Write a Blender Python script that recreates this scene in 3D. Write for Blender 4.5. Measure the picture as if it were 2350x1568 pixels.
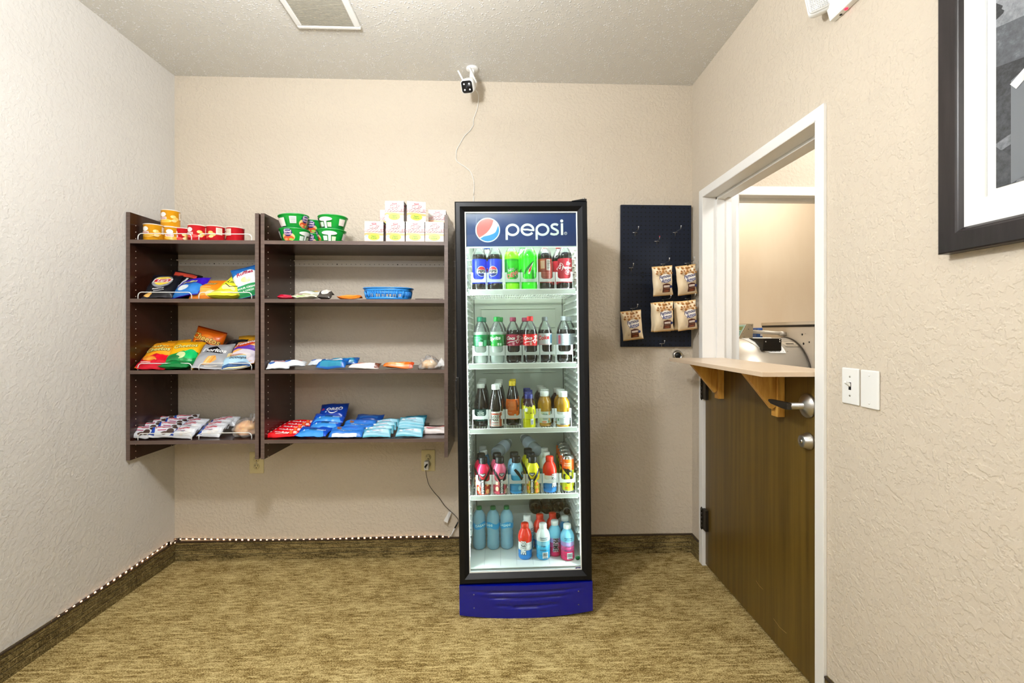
import bpy, bmesh, math, random
from mathutils import Vector, Matrix, Euler, noise
random.seed(7)
for o in list(bpy.data.objects): bpy.data.objects.remove(o)
sc = bpy.context.scene
COL = sc.collection
R = math.radians
PI = math.pi
# ------------------------------------------------------------------ camera
F, TH, PX, HY, CH = 1052.4, 0.03468, 1187.0, 762.3, 1.28
XL, XR, D, H = -1.832, 1.1126, 2.638, 2.718
cd = bpy.data.cameras.new('camera'); cam = bpy.data.objects.new('camera', cd); COL.objects.link(cam)
cd.sensor_width = 36; cd.lens = 36*F/2350
cd.shift_x = (1175-PX)/2350; cd.shift_y = -(784-HY)/2350
cd.clip_start = .02
cam.location = (0, -D, CH); cam.rotation_euler = (R(90), 0, -TH)
sc.camera = cam
# ------------------------------------------------------------------ colour management, world, lights
sc.view_settings.view_transform = 'Standard'; sc.view_settings.look = 'None'
sc.view_settings.gamma = 1; sc.view_settings.use_curve_mapping = False
sc.view_settings.exposure = 0.04
w = bpy.data.worlds.new('world'); sc.world = w; w.use_nodes = True
w.node_tree.nodes['Background'].inputs[0].default_value = (.9, .92, 1, 1)
w.node_tree.nodes['Background'].inputs[1].default_value = .3
def area(name, loc, size, power, col=(1, .96, .9), rot=(0, 0, 0), sy=None, spread=None):
    l = bpy.data.lights.new(name, 'AREA'); l.energy = power; l.color = col
    l.shape = 'RECTANGLE' if sy else 'DISK'; l.size = size
    if sy: l.size_y = sy
    if spread: l.spread = spread
    o = bpy.data.objects.new(name, l); COL.objects.link(o); o.location = loc; o.rotation_euler = rot
    return o
def bulb(name, loc, power, size, col):
    l = bpy.data.lights.new(name, 'POINT'); l.energy = power; l.color = col; l.shadow_soft_size = size
    o = bpy.data.objects.new(name, l); COL.objects.link(o); o.location = loc; return o
bulb('ceiling_lamp_light', (-.55, -1.62, 2.27), 74, .08, (.965, .98, 1.0))
bulb('rear_fill_light', (-1.15, -3.9, 2.25), 30, .06, (.95, .97, 1.0))  # added fill from behind the camera, lifts the lower walls
area('ceiling_fill_uplight', (-.55, -1.62, 2.42), .32, 34, (.97, .98, 1.0), rot=(PI, 0, 0))  # added uplight, brightens the ceiling so it bounces soft light down
area('rear_fill_uplight', (-.3, -4.0, 2.42), .5, 40, (.94, .97, 1.0), rot=(PI, 0, 0))  # added rear uplight, unseen, fills the room off the ceiling
bulb('doorway_lamp_light', (1.95, -1.0, 2.45), 36, .12, (1, .99, .97))
bulb('laundry_lamp_light', (2.0, .42, 2.5), 21, .12, (1, .985, .95))

# ------------------------------------------------------------------ pixel <-> place helpers (survey of the photograph)
CTH, STH = math.cos(TH), math.sin(TH)
def ray(u, v):
    a = (u-PX)/F; b = (HY-v)/F
    return Vector((STH+CTH*a, CTH-STH*a, b))
CP = Vector((0, -D, CH))
def PY(u, v, Y): r = ray(u, v); return CP+r*((Y+D)/r.y)
def PX_(u, v, X): r = ray(u, v); return CP+r*(X/r.x)
def PZ(u, v, Z): r = ray(u, v); return CP+r*((Z-CH)/r.z)
def X_(u, Y): return PY(u, 762, Y).x
def Z_(v, Y, u=700): return PY(u, v, Y).z
# ------------------------------------------------------------------ materials
def s2l(c):
    return tuple((x/12.92 if x <= .04045 else ((x+.055)/1.055)**2.4) for x in c)
def hexc(h):
    h = h.lstrip('#'); h = ''.join(c*2 for c in h) if len(h) == 3 else h; return s2l(tuple(int(h[i:i+2], 16)/255 for i in (0, 2, 4)))
MC = {}
def mat(name, hx, rough=.5, metal=0, spec=.5, emit=0, coat=0):
    if name in MC: return MC[name]
    m = bpy.data.materials.new(name); m.use_nodes = True
    b = m.node_tree.nodes['Principled BSDF']
    c = hexc(hx)+(1,)
    b.inputs['Base Color'].default_value = c
    b.inputs['Roughness'].default_value = rough; b.inputs['Metallic'].default_value = metal
    b.inputs['Specular IOR Level'].default_value = spec
    if coat: b.inputs['Coat Weight'].default_value = coat; b.inputs['Coat Roughness'].default_value = .06
    if emit:
        b.inputs['Emission Color'].default_value = c; b.inputs['Emission Strength'].default_value = emit
    MC[name] = m; return m
def K(hx, rough=.35, **k):          # plain colour material keyed by colour
    return mat('paint_'+hx.strip('#')+'_%d' % round(rough*100), hx, rough, **k)
def nodes(m): return m.node_tree.nodes, m.node_tree.links
def N(m, t, **k):
    n = m.node_tree.nodes.new(t)
    for a, b in k.items():
        if a.startswith('_'): setattr(n, a[1:], b)
        else: n.inputs[a.replace('__', ' ')].default_value = b
    return n
def ramp(m, fac, stops):
    n = m.node_tree.nodes.new('ShaderNodeValToRGB')
    while len(n.color_ramp.elements) < len(stops): n.color_ramp.elements.new(.5)
    for e, (p, c) in zip(n.color_ramp.elements, stops):
        e.position = p; e.color = hexc(c)+(1,) if isinstance(c, str) else (c, c, c, 1)
    m.node_tree.links.new(fac, n.inputs[0]); return n
def coords(m, scale=(1, 1, 1), rot=(0, 0, 0)):
    tc = N(m, 'ShaderNodeTexCoord'); mp = N(m, 'ShaderNodeMapping')
    mp.inputs['Scale'].default_value = scale; mp.inputs['Rotation'].default_value = rot
    m.node_tree.links.new(tc.outputs['Object'], mp.inputs[0]); return mp.outputs[0]
def clearmat(name, hx='#ffffff', gloss=.06, tint=1.0, rough=.03, alpha=0.0, ahex='#ffffff'):
    """thin clear plastic or glass: transparent + fresnel gloss (+ a little milky diffuse)"""
    if name in MC: return MC[name]
    m = bpy.data.materials.new(name); m.use_nodes = True; nt = m.node_tree; nt.nodes.clear()
    out = nt.nodes.new('ShaderNodeOutputMaterial'); tr = nt.nodes.new('ShaderNodeBsdfTransparent')
    tr.inputs[0].default_value = hexc(hx)+(1,)
    gl = nt.nodes.new('ShaderNodeBsdfGlossy'); gl.inputs['Roughness'].default_value = rough
    lw = nt.nodes.new('ShaderNodeFresnel'); lw.inputs['IOR'].default_value = 1.45
    mx = nt.nodes.new('ShaderNodeMixShader')
    mul = nt.nodes.new('ShaderNodeMath'); mul.operation = 'MULTIPLY'; mul.inputs[1].default_value = tint
    nt.links.new(lw.outputs[0], mul.inputs[0]); nt.links.new(mul.outputs[0], mx.inputs[0])
    src = tr.outputs[0]
    if alpha:
        df = nt.nodes.new('ShaderNodeBsdfDiffuse'); df.inputs[0].default_value = hexc(ahex)+(1,)
        m2 = nt.nodes.new('ShaderNodeMixShader'); m2.inputs[0].default_value = alpha
        nt.links.new(src, m2.inputs[1]); nt.links.new(df.outputs[0], m2.inputs[2]); src = m2.outputs[0]
    nt.links.new(src, mx.inputs[1]); nt.links.new(gl.outputs[0], mx.inputs[2]); nt.links.new(mx.outputs[0], out.inputs[0])
    MC[name] = m; return m
def wallmat(name, hx, scale=42, strength=.35, dist=.004, hx2=None):
    m = mat(name, hx, .75, spec=.25); L = m.node_tree.links; b = m.node_tree.nodes['Principled BSDF']
    co = coords(m)
    n1 = N(m, 'ShaderNodeTexNoise', Scale=scale, Detail=2.0, Roughness=.5, Distortion=.15); L.new(co, n1.inputs['Vector'])
    n2 = N(m, 'ShaderNodeTexNoise', Scale=scale*3.2, Detail=3.0, Roughness=.6); L.new(co, n2.inputs['Vector'])
    n3 = N(m, 'ShaderNodeTexNoise', Scale=scale*.35, Detail=2.0); L.new(co, n3.inputs['Vector'])
    r1 = ramp(m, n1.outputs[0], [(.44, 0.0), (.56, 1.0)]); r2 = ramp(m, n3.outputs[0], [(.35, .45), (.62, 1.0)])
    a = N(m, 'ShaderNodeMath', _operation='MULTIPLY'); L.new(r1.outputs[0], a.inputs[0]); L.new(r2.outputs[0], a.inputs[1])
    c = N(m, 'ShaderNodeMath', _operation='MULTIPLY_ADD'); L.new(n2.outputs[0], c.inputs[0]); c.inputs[1].default_value = .35; L.new(a.outputs[0], c.inputs[2])
    bp = N(m, 'ShaderNodeBump', Strength=strength, Distance=dist); L.new(c.outputs[0], bp.inputs['Height']); L.new(bp.outputs[0], b.inputs['Normal'])
    return m
M_WALL = wallmat('beige_knockdown_plaster', '#d1c6b5', 58, .36, .005)
M_WALLL = wallmat('pale_knockdown_plaster', '#d4d1cc', 54, .29, .0045)
M_HALL = wallmat('cream_plaster', '#e0d4c2', 60, .4, .004)
# popcorn ceiling
M_CEIL = mat('popcorn_ceiling', '#dcdad4', .8, spec=.3)
def _c():
    m = M_CEIL; L = m.node_tree.links; b = m.node_tree.nodes['Principled BSDF']; co = coords(m)
    v = N(m, 'ShaderNodeTexVoronoi', Scale=95.0); L.new(co, v.inputs['Vector'])
    n = N(m, 'ShaderNodeTexNoise', Scale=55.0, Detail=5.0, Roughness=.7); L.new(co, n.inputs['Vector'])
    r = ramp(m, v.outputs['Distance'], [(.0, 1.0), (.45, .0)])
    a = N(m, 'ShaderNodeMath', _operation='MULTIPLY'); L.new(r.outputs[0], a.inputs[0])
    r2 = ramp(m, n.outputs[0], [(.44, .0), (.6, 1.0)]); L.new(r2.outputs[0], a.inputs[1])
    bp = N(m, 'ShaderNodeBump', Strength=.65, Distance=.010); L.new(a.outputs[0], bp.inputs['Height']); L.new(bp.outputs[0], b.inputs['Normal'])
    r3 = ramp(m, a.outputs[0], [(.0, '#d9d7d0'), (.35, '#ffffff')]); L.new(r3.outputs[0], b.inputs['Base Color'])  # highlights on the bumps are painted in as white
_c()
def carpetmat(name, stops, ls=1.0, st=0):
    m = mat(name, '#a08c5e', .95, spec=.1); L = m.node_tree.links; b = m.node_tree.nodes['Principled BSDF']
    fine = N(m, 'ShaderNodeTexNoise', Scale=170.0, Detail=3.0, Roughness=.75); L.new(coords(m, (1, 1.6, 1.6)), fine.inputs['Vector'])
    ln_ = N(m, 'ShaderNodeTexNoise', Scale=34.0*ls, Detail=2.0, Roughness=.6); L.new(coords(m, (.9, .9, 5) if st else (.7, 2.6, 2.6)), ln_.inputs['Vector'])
    big = N(m, 'ShaderNodeTexNoise', Scale=9.0, Detail=4.0, Roughness=.65); L.new(coords(m, (.9, 1.5, 1)), big.inputs['Vector'])
    x = N(m, 'ShaderNodeMix', _data_type='FLOAT'); x.inputs[0].default_value = .30
    L.new(fine.outputs[0], x.inputs[2]); L.new(ln_.outputs[0], x.inputs[3])
    y = N(m, 'ShaderNodeMix', _data_type='FLOAT'); y.inputs[0].default_value = .15 if st else .20
    L.new(x.outputs[0], y.inputs[2]); L.new(big.outputs[0], y.inputs[3])
    # raised yarn rows: thin pale broken lines running across the room
    wv = N(m, 'ShaderNodeTexWave', _wave_type='BANDS', _bands_direction='Y', Scale=12.0, Distortion=.7, Detail=2.0); wv.inputs['Detail Scale'].default_value = 3.0
    L.new(coords(m, (1, 1, 1)), wv.inputs['Vector'])
    rw_ = ramp(m, wv.outputs[0], [(.90, .0), (.99, 1.0)])
    br = N(m, 'ShaderNodeTexNoise', Scale=7.0, Detail=2.0); L.new(coords(m, (1.2, 9, 9)), br.inputs['Vector'])
    rb = ramp(m, br.outputs[0], [(.48, .0), (.56, 1.0)])
    mm = N(m, 'ShaderNodeMath', _operation='MULTIPLY'); L.new(rw_.outputs[0], mm.inputs[0]); L.new(rb.outputs[0], mm.inputs[1])
    ad = N(m, 'ShaderNodeMath', _operation='MULTIPLY_ADD'); L.new(mm.outputs[0], ad.inputs[0]); ad.inputs[1].default_value = .075; L.new(y.outputs[0], ad.inputs[2])
    r = ramp(m, ad.outputs[0], stops); L.new(r.outputs[0], b.inputs['Base Color'])
    bp = N(m, 'ShaderNodeBump', Strength=.7, Distance=.006); L.new(ad.outputs[0], bp.inputs['Height']); L.new(bp.outputs[0], b.inputs['Normal'])
    return m
M_CARPET = carpetmat('olive_tan_carpet', [(.41, '#58451f'), (.465, '#8a7340'), (.51, '#ab9461'), (.58, '#d6c38c')])
M_BASE = carpetmat('carpet_baseboard', [(.40, '#3a301c'), (.47, '#5c4f30'), (.53, '#7c6c45'), (.60, '#9c8a5c')], st=1)
def woodmat(name, c1, c2, rough=.35, sc_=(40, 40, 1.2), c3=None):
    m = mat(name, c1, rough); L = m.node_tree.links; b = m.node_tree.nodes['Principled BSDF']
    n = N(m, 'ShaderNodeTexNoise', Scale=1.6, Detail=5.0, Roughness=.6, Distortion=.3); L.new(coords(m, sc_), n.inputs['Vector'])
    r = ramp(m, n.outputs[0], [(.35, c1), (.65, c2)]); L.new(r.outputs[0], b.inputs['Base Color']); return m
M_ESP = woodmat('espresso_laminate', '#24100a', '#371a10', .25)
M_ESPE = woodmat('espresso_lit_edge_band', '#51433d', '#67554c', .5, (2, 2, 60))  # edge band coloured lighter, light on the front edges put into its tone
M_DOOR = woodmat('brown_door_veneer', '#4f3c17', '#66501f', .32, (30, 30, .8))
M_PINE = woodmat('yellow_pine', '#b07a2c', '#d8a850', .45, (25, 25, 3))
M_LAM = woodmat('beige_laminate', '#d8c1a6', '#dfcab0', .3, (3, 3, 3))
M_WHITE = mat('white_gloss_paint', '#f4f4f2', .35)
M_WPL = mat('white_plastic', '#f1f2f0', .35)
M_IVORY = mat('ivory_plastic', '#d9cd9c', .4)
M_BLK = mat('black_plastic', '#07080b', .4)
M_FBLK = mat('black_cooler_frame', '#04070d', .4, spec=.3)
M_CHROME = mat('chrome', '#d8d8d8', .15, 1)
M_STEEL = mat('brushed_steel', '#b9b6b0', .33, 1)
M_STAIN = mat('stainless_sheet', '#ddd6ca', .36, .55)
M_DARKM = mat('dark_bronze_metal', '#3a352e', .45, .7)
M_GLASS = clearmat('clear_glass', '#f4fbf8', tint=.9, rough=.01)
M_CLEAR = clearmat('clear_plastic', '#e9f3f0', tint=1.0, rough=.05, alpha=.12)
M_MILK = clearmat('frosted_plastic', '#ffffff', tint=.8, rough=.2, alpha=.5, ahex='#f6fafa')
M_CELLO = clearmat('cellophane', '#ffffff', tint=.7, rough=.15, alpha=.22)

# ------------------------------------------------------------------ mesh builder
class MB:
    def __init__(s): s.v = []; s.f = []; s.m = []; s.sm = []
    def add(s, vs, fs, mi=0, smooth=False, M=None):
        k = len(s.v)
        s.v += [tuple(M @ Vector(p)) if M else tuple(p) for p in vs]
        s.f += [tuple(i+k for i in f) for f in fs]; s.m += ([mi]*len(fs) if isinstance(mi, int) else mi); s.sm += [smooth]*len(fs)
        return s
    def box(s, a, b, mi=0, M=None):
        x0, x1 = sorted((a[0], b[0])); y0, y1 = sorted((a[1], b[1])); z0, z1 = sorted((a[2], b[2]))
        v = [(x0, y0, z0), (x1, y0, z0), (x1, y1, z0), (x0, y1, z0), (x0, y0, z1), (x1, y0, z1), (x1, y1, z1), (x0, y1, z1)]
        return s.add(v, [(3, 2, 1, 0), (4, 5, 6, 7), (0, 1, 5, 4), (1, 2, 6, 5), (2, 3, 7, 6), (3, 0, 4, 7)], mi, False, M)
    def lathe(s, prof, seg=24, mi=0, M=None, smooth=True, cap=True, mf=None, a0=0, a1=2*PI, lobes=None):
        full = abs(a1-a0-2*PI) < 1e-6; n = seg if full else seg+1
        vs = []; fs = []; ms = []
        for r, z in prof:
            for k in range(n):
                a = a0+(a1-a0)*k/seg
                rr = r*(1+(lobes(z, a) if lobes else 0))
                vs.append((rr*math.sin(a), -rr*math.cos(a), z))
        for i in range(len(prof)-1):
            for k in range(seg):
                k2 = (k+1) % n if full else k+1
                fs.append((i*n+k, i*n+k2, (i+1)*n+k2, (i+1)*n+k))
                ms.append(mf((prof[i][1]+prof[i+1][1])/2) if mf else mi)
        if cap and full:
            if prof[0][0] > 1e-5: fs.append(tuple(range(n))[::-1]); ms.append(ms[0])
            if prof[-1][0] > 1e-5: fs.append(tuple(range((len(prof)-1)*n, len(prof)*n))); ms.append(ms[-1])
        return s.add(vs, fs, ms, smooth, M)
    def tube(s, pts, r, seg=8, mi=0, closed=False, smooth=True):
        pts = [Vector(p) for p in pts]; n = len(pts); vs = []; fs = []
        up = Vector((0, 0, 1))
        for i, p in enumerate(pts):
            t = (pts[(i+1) % n]-pts[i-1]) if closed else (pts[min(i+1, n-1)]-pts[max(i-1, 0)])
            t.normalize()
            a = t.cross(up)
            if a.length < .05: a = t.cross(Vector((0, 1, 0)))
            a.normalize(); b = t.cross(a).normalized()
            for k in range(seg):
                q = 2*PI*k/seg; vs.append(p+a*r*math.cos(q)+b*r*math.sin(q))
        for i in range(n if closed else n-1):
            j = (i+1) % n
            for k in range(seg):
                fs.append((i*seg+k, i*seg+(k+1) % seg, j*seg+(k+1) % seg, j*seg+k))
        if not closed: fs += [tuple(range(seg)), tuple(range((n-1)*seg, n*seg))[::-1]]
        return s.add(vs, fs, mi, smooth)
    def prism(s, poly, y0, y1, mi=0, M=None, smooth=False):   # poly in xz, extruded along y
        n = len(poly); v = [(x, y0, z) for x, z in poly]+[(x, y1, z) for x, z in poly]
        f = [tuple(range(n)), tuple(range(n, 2*n))[::-1]]+[(i, i+n, (i+1) % n+n, (i+1) % n) for i in range(n)]
        return s.add(v, f, mi, smooth, M)
    def build(s, name, mats, parent=None, loc=(0, 0, 0), bevel=0, fix=True):
        me = bpy.data.meshes.new(name); me.from_pydata(s.v, [], s.f)
        if not isinstance(mats, (list, tuple)): mats = [mats]
        for m in mats: me.materials.append(m)
        me.polygons.foreach_set('material_index', s.m); me.polygons.foreach_set('use_smooth', s.sm)
        me.update()
        if fix:
            bm = bmesh.new(); bm.from_mesh(me); bmesh.ops.recalc_face_normals(bm, faces=bm.faces); bm.to_mesh(me); bm.free()
        o = bpy.data.objects.new(name, me); COL.objects.link(o); o.location = loc
        if parent: o.parent = parent
        if bevel:
            b = o.modifiers.new('bevel', 'BEVEL'); b.width = bevel; b.segments = 2; b.limit_method = 'ANGLE'
        return o
def tag(o, label=None, cat=None, group=None, kind=None):
    if label: o['label'] = label
    if cat: o['category'] = cat
    if group: o['group'] = group
    if kind: o['kind'] = kind
    return o
def thing(name, label, cat, group=None, loc=(0, 0, 0), rot=(0, 0, 0)):
    o = bpy.data.objects.new(name, None); COL.objects.link(o); o.location = loc; o.rotation_euler = rot
    o.empty_display_size = .03
    return tag(o, label, cat, group)
def kids(o): return [c for c in bpy.data.objects if c.parent == o]
def copy_thing(o, label=None, group=None):
    def cp(s, par):
        c = s.copy(); COL.objects.link(c); c.parent = par
        for ch in kids(s): cp(ch, c)
        return c
    c = cp(o, None)
    if label: c['label'] = label
    if group: c['group'] = group
    return c
def allmesh(o):
    r = [o] if o.type == 'MESH' else []
    for c in kids(o): r += allmesh(c)
    return r
def rest(o, x, y, z, rot=(0, 0, 0), bury=0):
    """set a thing down: lowest point of its meshes touches height z"""
    o.rotation_euler = rot; Mx = Euler(rot).to_matrix(); lo = 9
    for m in allmesh(o):
        for v in m.data.vertices: lo = min(lo, (Mx @ v.co).z)
    o.location = (x, y, z-lo-bury); return o

# ------------------------------------------------------------------ printing: text and shapes draped over a surface
TC = {}
def textmesh(s, size, shear=0, bold=0):
    k = (s, size, shear, bold)
    if k in TC: return TC[k]
    c = bpy.data.curves.new('t', 'FONT'); c.body = s; c.size = size; c.align_x = 'CENTER'; c.align_y = 'CENTER'
    c.shear = shear; c.offset = bold*size; c.resolution_u = 2
    o = bpy.data.objects.new('t', c); COL.objects.link(o)
    dg = bpy.context.evaluated_depsgraph_get(); me = bpy.data.meshes.new_from_object(o.evaluated_get(dg))
    r = ([(v.co.x, v.co.y) for v in me.vertices], [tuple(p.vertices) for p in me.polygons])
    bpy.data.objects.remove(o); bpy.data.curves.remove(c); bpy.data.meshes.remove(me)
    TC[k] = r; return r
def arc(cx, cy, rx, ry, a0, a1, n=20):
    return [(cx+rx*math.cos(R(a0+(a1-a0)*i/n)), cy+ry*math.sin(R(a0+(a1-a0)*i/n))) for i in range(n+1)]
def T(s, size, x, z, c, rot=0, shear=0, bold=.012, sx=1): return ('t', s, size, x, z, c, rot, shear, bold, sx)
def Rc(x0, z0, x1, z1, c): return ('p', [(x0, z0), (x1, z0), (x1, z1), (x0, z1)], c)
def El(cx, cz, rx, rz, c): return ('p', arc(cx, cz, rx, rz, 0, 360, 24)[:-1], c)
def Po(pts, c): return ('p', pts, c)
def St(pts, wd, c): return ('s', pts, wd, c)
def printing(items, mp, name='printed_design', parent=None, step=.008, lift=.0006, rough=.35, dl=.00035, twosided=False):
    """items -> one mesh following surface mp(x, z, off)"""
    cols = []; mb = MB()
    for k, it in enumerate(items):
        if it[0] == 't':
            _, s, size, x, z, c, rot, shear, bold, sx = it
            vs, fs = textmesh(s, size, shear, bold); ca, sa = math.cos(R(rot)), math.sin(R(rot))
            vs = [((a*sx*ca-b*sa)+x, (a*sx*sa+b*ca)+z) for a, b in vs]
        elif it[0] == 'p':
            vs = it[1]; c = it[2]; fs = [tuple(range(len(vs)))]
        else:
            _, pts, wd, c = it; vs = []; n = len(pts)
            for i, p in enumerate(pts):
                q0 = pts[max(i-1, 0)]; q1 = pts[min(i+1, n-1)]; dx, dz = q1[0]-q0[0], q1[1]-q0[1]; l = math.hypot(dx, dz) or 1
                ww = wd(i/(n-1)) if callable(wd) else wd
                vs += [(p[0]-dz/l*ww/2, p[1]+dx/l*ww/2), (p[0]+dz/l*ww/2, p[1]-dx/l*ww/2)]
            fs = [(2*i, 2*i+1, 2*i+3, 2*i+2) for i in range(n-1)]
        if c not in cols: cols.append(c)
        bm = bmesh.new(); bv = [bm.verts.new((a, b, 0)) for a, b in vs]
        for f in fs:
            try: bm.faces.new([bv[i] for i in f])
            except ValueError: pass
        if step:
            for ax in (0, 1):
                lo = min(v[ax] for v in vs); hi = max(v[ax] for v in vs); q = math.ceil(lo/step)*step
                if abs(q-lo) < 1e-6: q += step
                while q < hi-1e-6:
                    co = (q, 0, 0) if ax == 0 else (0, q, 0); no = (1, 0, 0) if ax == 0 else (0, 1, 0)
                    bmesh.ops.bisect_plane(bm, geom=bm.verts[:]+bm.edges[:]+bm.faces[:], plane_co=co, plane_no=no, dist=1e-6); q += step
        bm.verts.index_update()
        off = lift+dl*k
        mb.add([mp(v.co.x, v.co.y, off) for v in bm.verts], [tuple(v.index for v in f.verts) for f in bm.faces], cols.index(c))
        bm.free()
    return mb.build(name, [K(c, rough) if isinstance(c, str) else c for c in cols], parent, fix=False)
def flat(y0=0): return lambda x, z, o: (x, y0-o, z)
def cyl(r): return lambda x, z, o: ((r+o)*math.sin(x/r), -(r+o)*math.cos(x/r), z)
def cylp(prof):
    def rf(z):
        for (r0, z0), (r1, z1) in zip(prof, prof[1:]):
            if z0 <= z <= z1 and z1 > z0: return r0+(r1-r0)*(z-z0)/(z1-z0)
        return prof[-1][0]
    rm = max(r for r, z in prof)
    return lambda x, z, o: ((rf(z)+o)*math.sin(x/rm), -(rf(z)+o)*math.cos(x/rm), z)

# =================================================================== THE ROOM
YF = -5.2       # wall behind the camera
DZT = PX_(1614, 436, XR).z     # top of the door casing
Y0, Y1 = PX_(1877, 500, XR).y, PX_(1617, 500, XR).y   # near and far side of the door opening
CW = .045       # casing width
DZ = DZT-CW     # head height
WT = .14        # wall thickness
def struct(mb, name, m, bevel=0): return tag(mb.build(name, m, bevel=bevel), kind='structure')
struct(MB().box((XL-.1, YF, -.1), (3.4, 1.3, 0)), 'floor', M_CARPET)
struct(MB().box((XL-.1, YF, H), (3.4, 1.3, H+.1)), 'ceiling', M_CEIL)
struct(MB().box((XL-.1, 0, 0), (XR+WT, .12, H)), 'wall_back', M_WALL)
struct(MB().box((XL-.1, YF, 0), (XL, .12, H)), 'wall_left', M_WALLL)
struct(MB().box((XL-.1, YF-.1, 0), (XR+WT, YF, H)), 'wall_front', M_WALL)
wr = MB(); wr.box((XR, YF, 0), (XR+WT, Y0-.003, H)); wr.box((XR, Y0-.003, DZ+.003), (XR+WT, Y1+.003, H)); wr.box((XR, Y1+.003, 0), (XR+WT, -.0005, H))
struct(wr, 'wall_right', M_WALL)
# carpet strip baseboards with dark cap and ribs
BH = .108
def baseboard(name, p0, p1, nrm):
    mb = MB(); p0 = Vector(p0); p1 = Vector(p1); n = Vector(nrm)
    prof = [(0, 0), (.012, 0), (.012, .030), (.009, .032), (.011, .035), (.011, .056), (.008, .058), (.0105, .061), (.0105, .082), (.008, .084), (.010, .087), (.010, BH-.008), (.012, BH-.007), (.012, BH-.001), (.004, BH), (0, BH)]
    k = len(prof); vs = [p0+n*a+Vector((0, 0, b)) for a, b in prof]+[p1+n*a+Vector((0, 0, b)) for a, b in prof]
    fs = [(i, (i+1) % k, (i+1) % k+k, i+k) for i in range(k)]+[tuple(range(k)), tuple(range(k, 2*k))[::-1]]
    ms = [1 if i in (3, 6, 9, 11, 12, 13) else 0 for i in range(k)]+[0, 0]
    mb.add(vs, fs, ms); return tag(mb.build(name, [M_BASE, mat('dark_cap_trim', '#35271b', .5)]), kind='structure')
baseboard('baseboard_back', (XL, -.001, 0), (XR, -.001, 0), (0, -1, 0))
baseboard('baseboard_left', (XL+.001, -.012, 0), (XL+.001, YF, 0), (1, 0, 0))
baseboard('baseboard_right', (XR-.001, -.012, 0), (XR-.001, Y1+CW+.002, 0), (-1, 0, 0))
baseboard('baseboard_right_near', (XR-.001, Y0-CW-.004, 0), (XR-.001, YF, 0), (-1, 0, 0))
# steel door frame of the half door
fr = MB(); e = .012; x0 = XR-e
for y, s in ((Y0, -1), (Y1, 1)):
    fr.box((x0, y, 0), (XR+WT+e, y+s*.003, DZ)); fr.box((x0, y+s*.003, 0), (XR-.0002, y+s*CW, DZT)); fr.box((XR+WT+.0002, y+s*.003, 0), (XR+WT+e, y+s*CW, DZT))
    fr.box((XR+.062, y, 0), (XR+.105, y-s*.014, DZ))
fr.box((x0, Y0, DZ), (XR+WT+e, Y1, DZ+.003)); fr.box((x0, Y0-.003, DZ+.003), (XR-.0002, Y1+.003, DZT)); fr.box((XR+WT+.0002, Y0-.003, DZ+.003), (XR+WT+e, Y1+.003, DZT))
fr.box((XR+.062, Y0, DZ-.014), (XR+.105, Y1, DZ))
struct(fr, 'trim_1', M_WHITE, .0015)
# hall behind the half door, its end wall with a second framed doorway, and the laundry beyond
YH = Y1-.002+.05
hx = PY(1692, 600, YH).x; hz = PY(1750, 462, YH).z; hcz = PY(1780, 430, YH).z; hcx = PY(1675.5, 600, YH).x; hx2 = 2.55
hw = MB(); hw.box((XR+WT, YH, 0), (hx, YH+.12, H)); hw.box((hx, YH, hcz-.045), (hx2, YH+.12, H)); hw.box((hx2, YH, 0), (3.4, YH+.12, H))
struct(hw, 'wall_hall', M_HALL)
struct(MB().box((3.4, YF, 0), (3.5, 1.3, H)), 'wall_hall_side', M_HALL)
struct(MB().box((XR+WT, -2.6, 0), (3.4, -2.5, H)), 'wall_hall_near', M_HALL)
t2 = MB(); hc = hcz-.045
t2.box((max(hcx, XR+WT+.013), YH-.014, 0), (hx, YH+.001, hcz)); t2.box((hx, YH-.014, hc), (hx2+.05, YH+.001, hcz)); t2.box((hx2, YH-.014, 0), (hx2+.05, YH+.001, hc))
t2.box((hx, YH-.014, 0), (hx+.004, YH+.13, hc)); t2.box((hx, YH-.014, hc-.004), (hx2, YH+.13, hc)); t2.box((hx, YH+.05, hc-.02), (hx2, YH+.09, hc-.003))
struct(t2, 'trim_2', M_WHITE, .0015)
M_BEIGE = woodmat('glossy_beige_wall_paint', '#dccbb2', '#e2d3bc', .28, (2, 2, .6))
struct(MB().box((XR+WT, .98, 0), (3.4, 1.08, H)), 'wall_laundry_back', M_BEIGE)
struct(MB().box((XR+WT-.1, .12, 0), (XR+WT, .98, H)), 'wall_laundry_left', M_BEIGE)

# ---- half door (door_1): leaf, lever, deadbolt, hinges
LX0, LX1, LZ = XR+.003, XR+.045, 1.121
dr = MB().box((LX0, Y0+.004, .012), (LX1, Y1-.004, LZ)).build('door_1', M_DOOR, bevel=.0015); tag(dr, kind='structure')
sw = MB()
for (u, v, du, dv) in ((1735, 1333, 16, 20), (1775, 1420, 30, 34)):   # fine pale scuffs on the veneer
    a = PX_(u, v, LX0); b = PX_(u+du*.5, v+dv*.62, LX0); c = PX_(u+du, v+dv, LX0)
    sw.tube([a, b, c], .0006, 4)
sw.build('scratch', K('#b59a60', .6), dr)
LY = PX_(1855, 932, LX0).y; LZc = PX_(1857, 932, LX0).z
Mx = Matrix.Translation((LX0, LY, LZc)) @ Matrix.Rotation(R(-90), 4, 'Y')
lv = MB(); lv.lathe([(.044, 0), (.044, .006), (.041, .010), (.017, .026), (.013, .026), (.013, .075), (0, .075)], 32, 0, Mx)
lvo = lv.build('lever_handle', M_STEEL, dr)
lb = MB(); q = LX0-.078
pf = [(-.013, -.013), (.02, -.013), (.09, -.006), (.108, .002), (.106, .010), (.085, .011), (.0, .013), (-.013, .011)]
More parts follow.
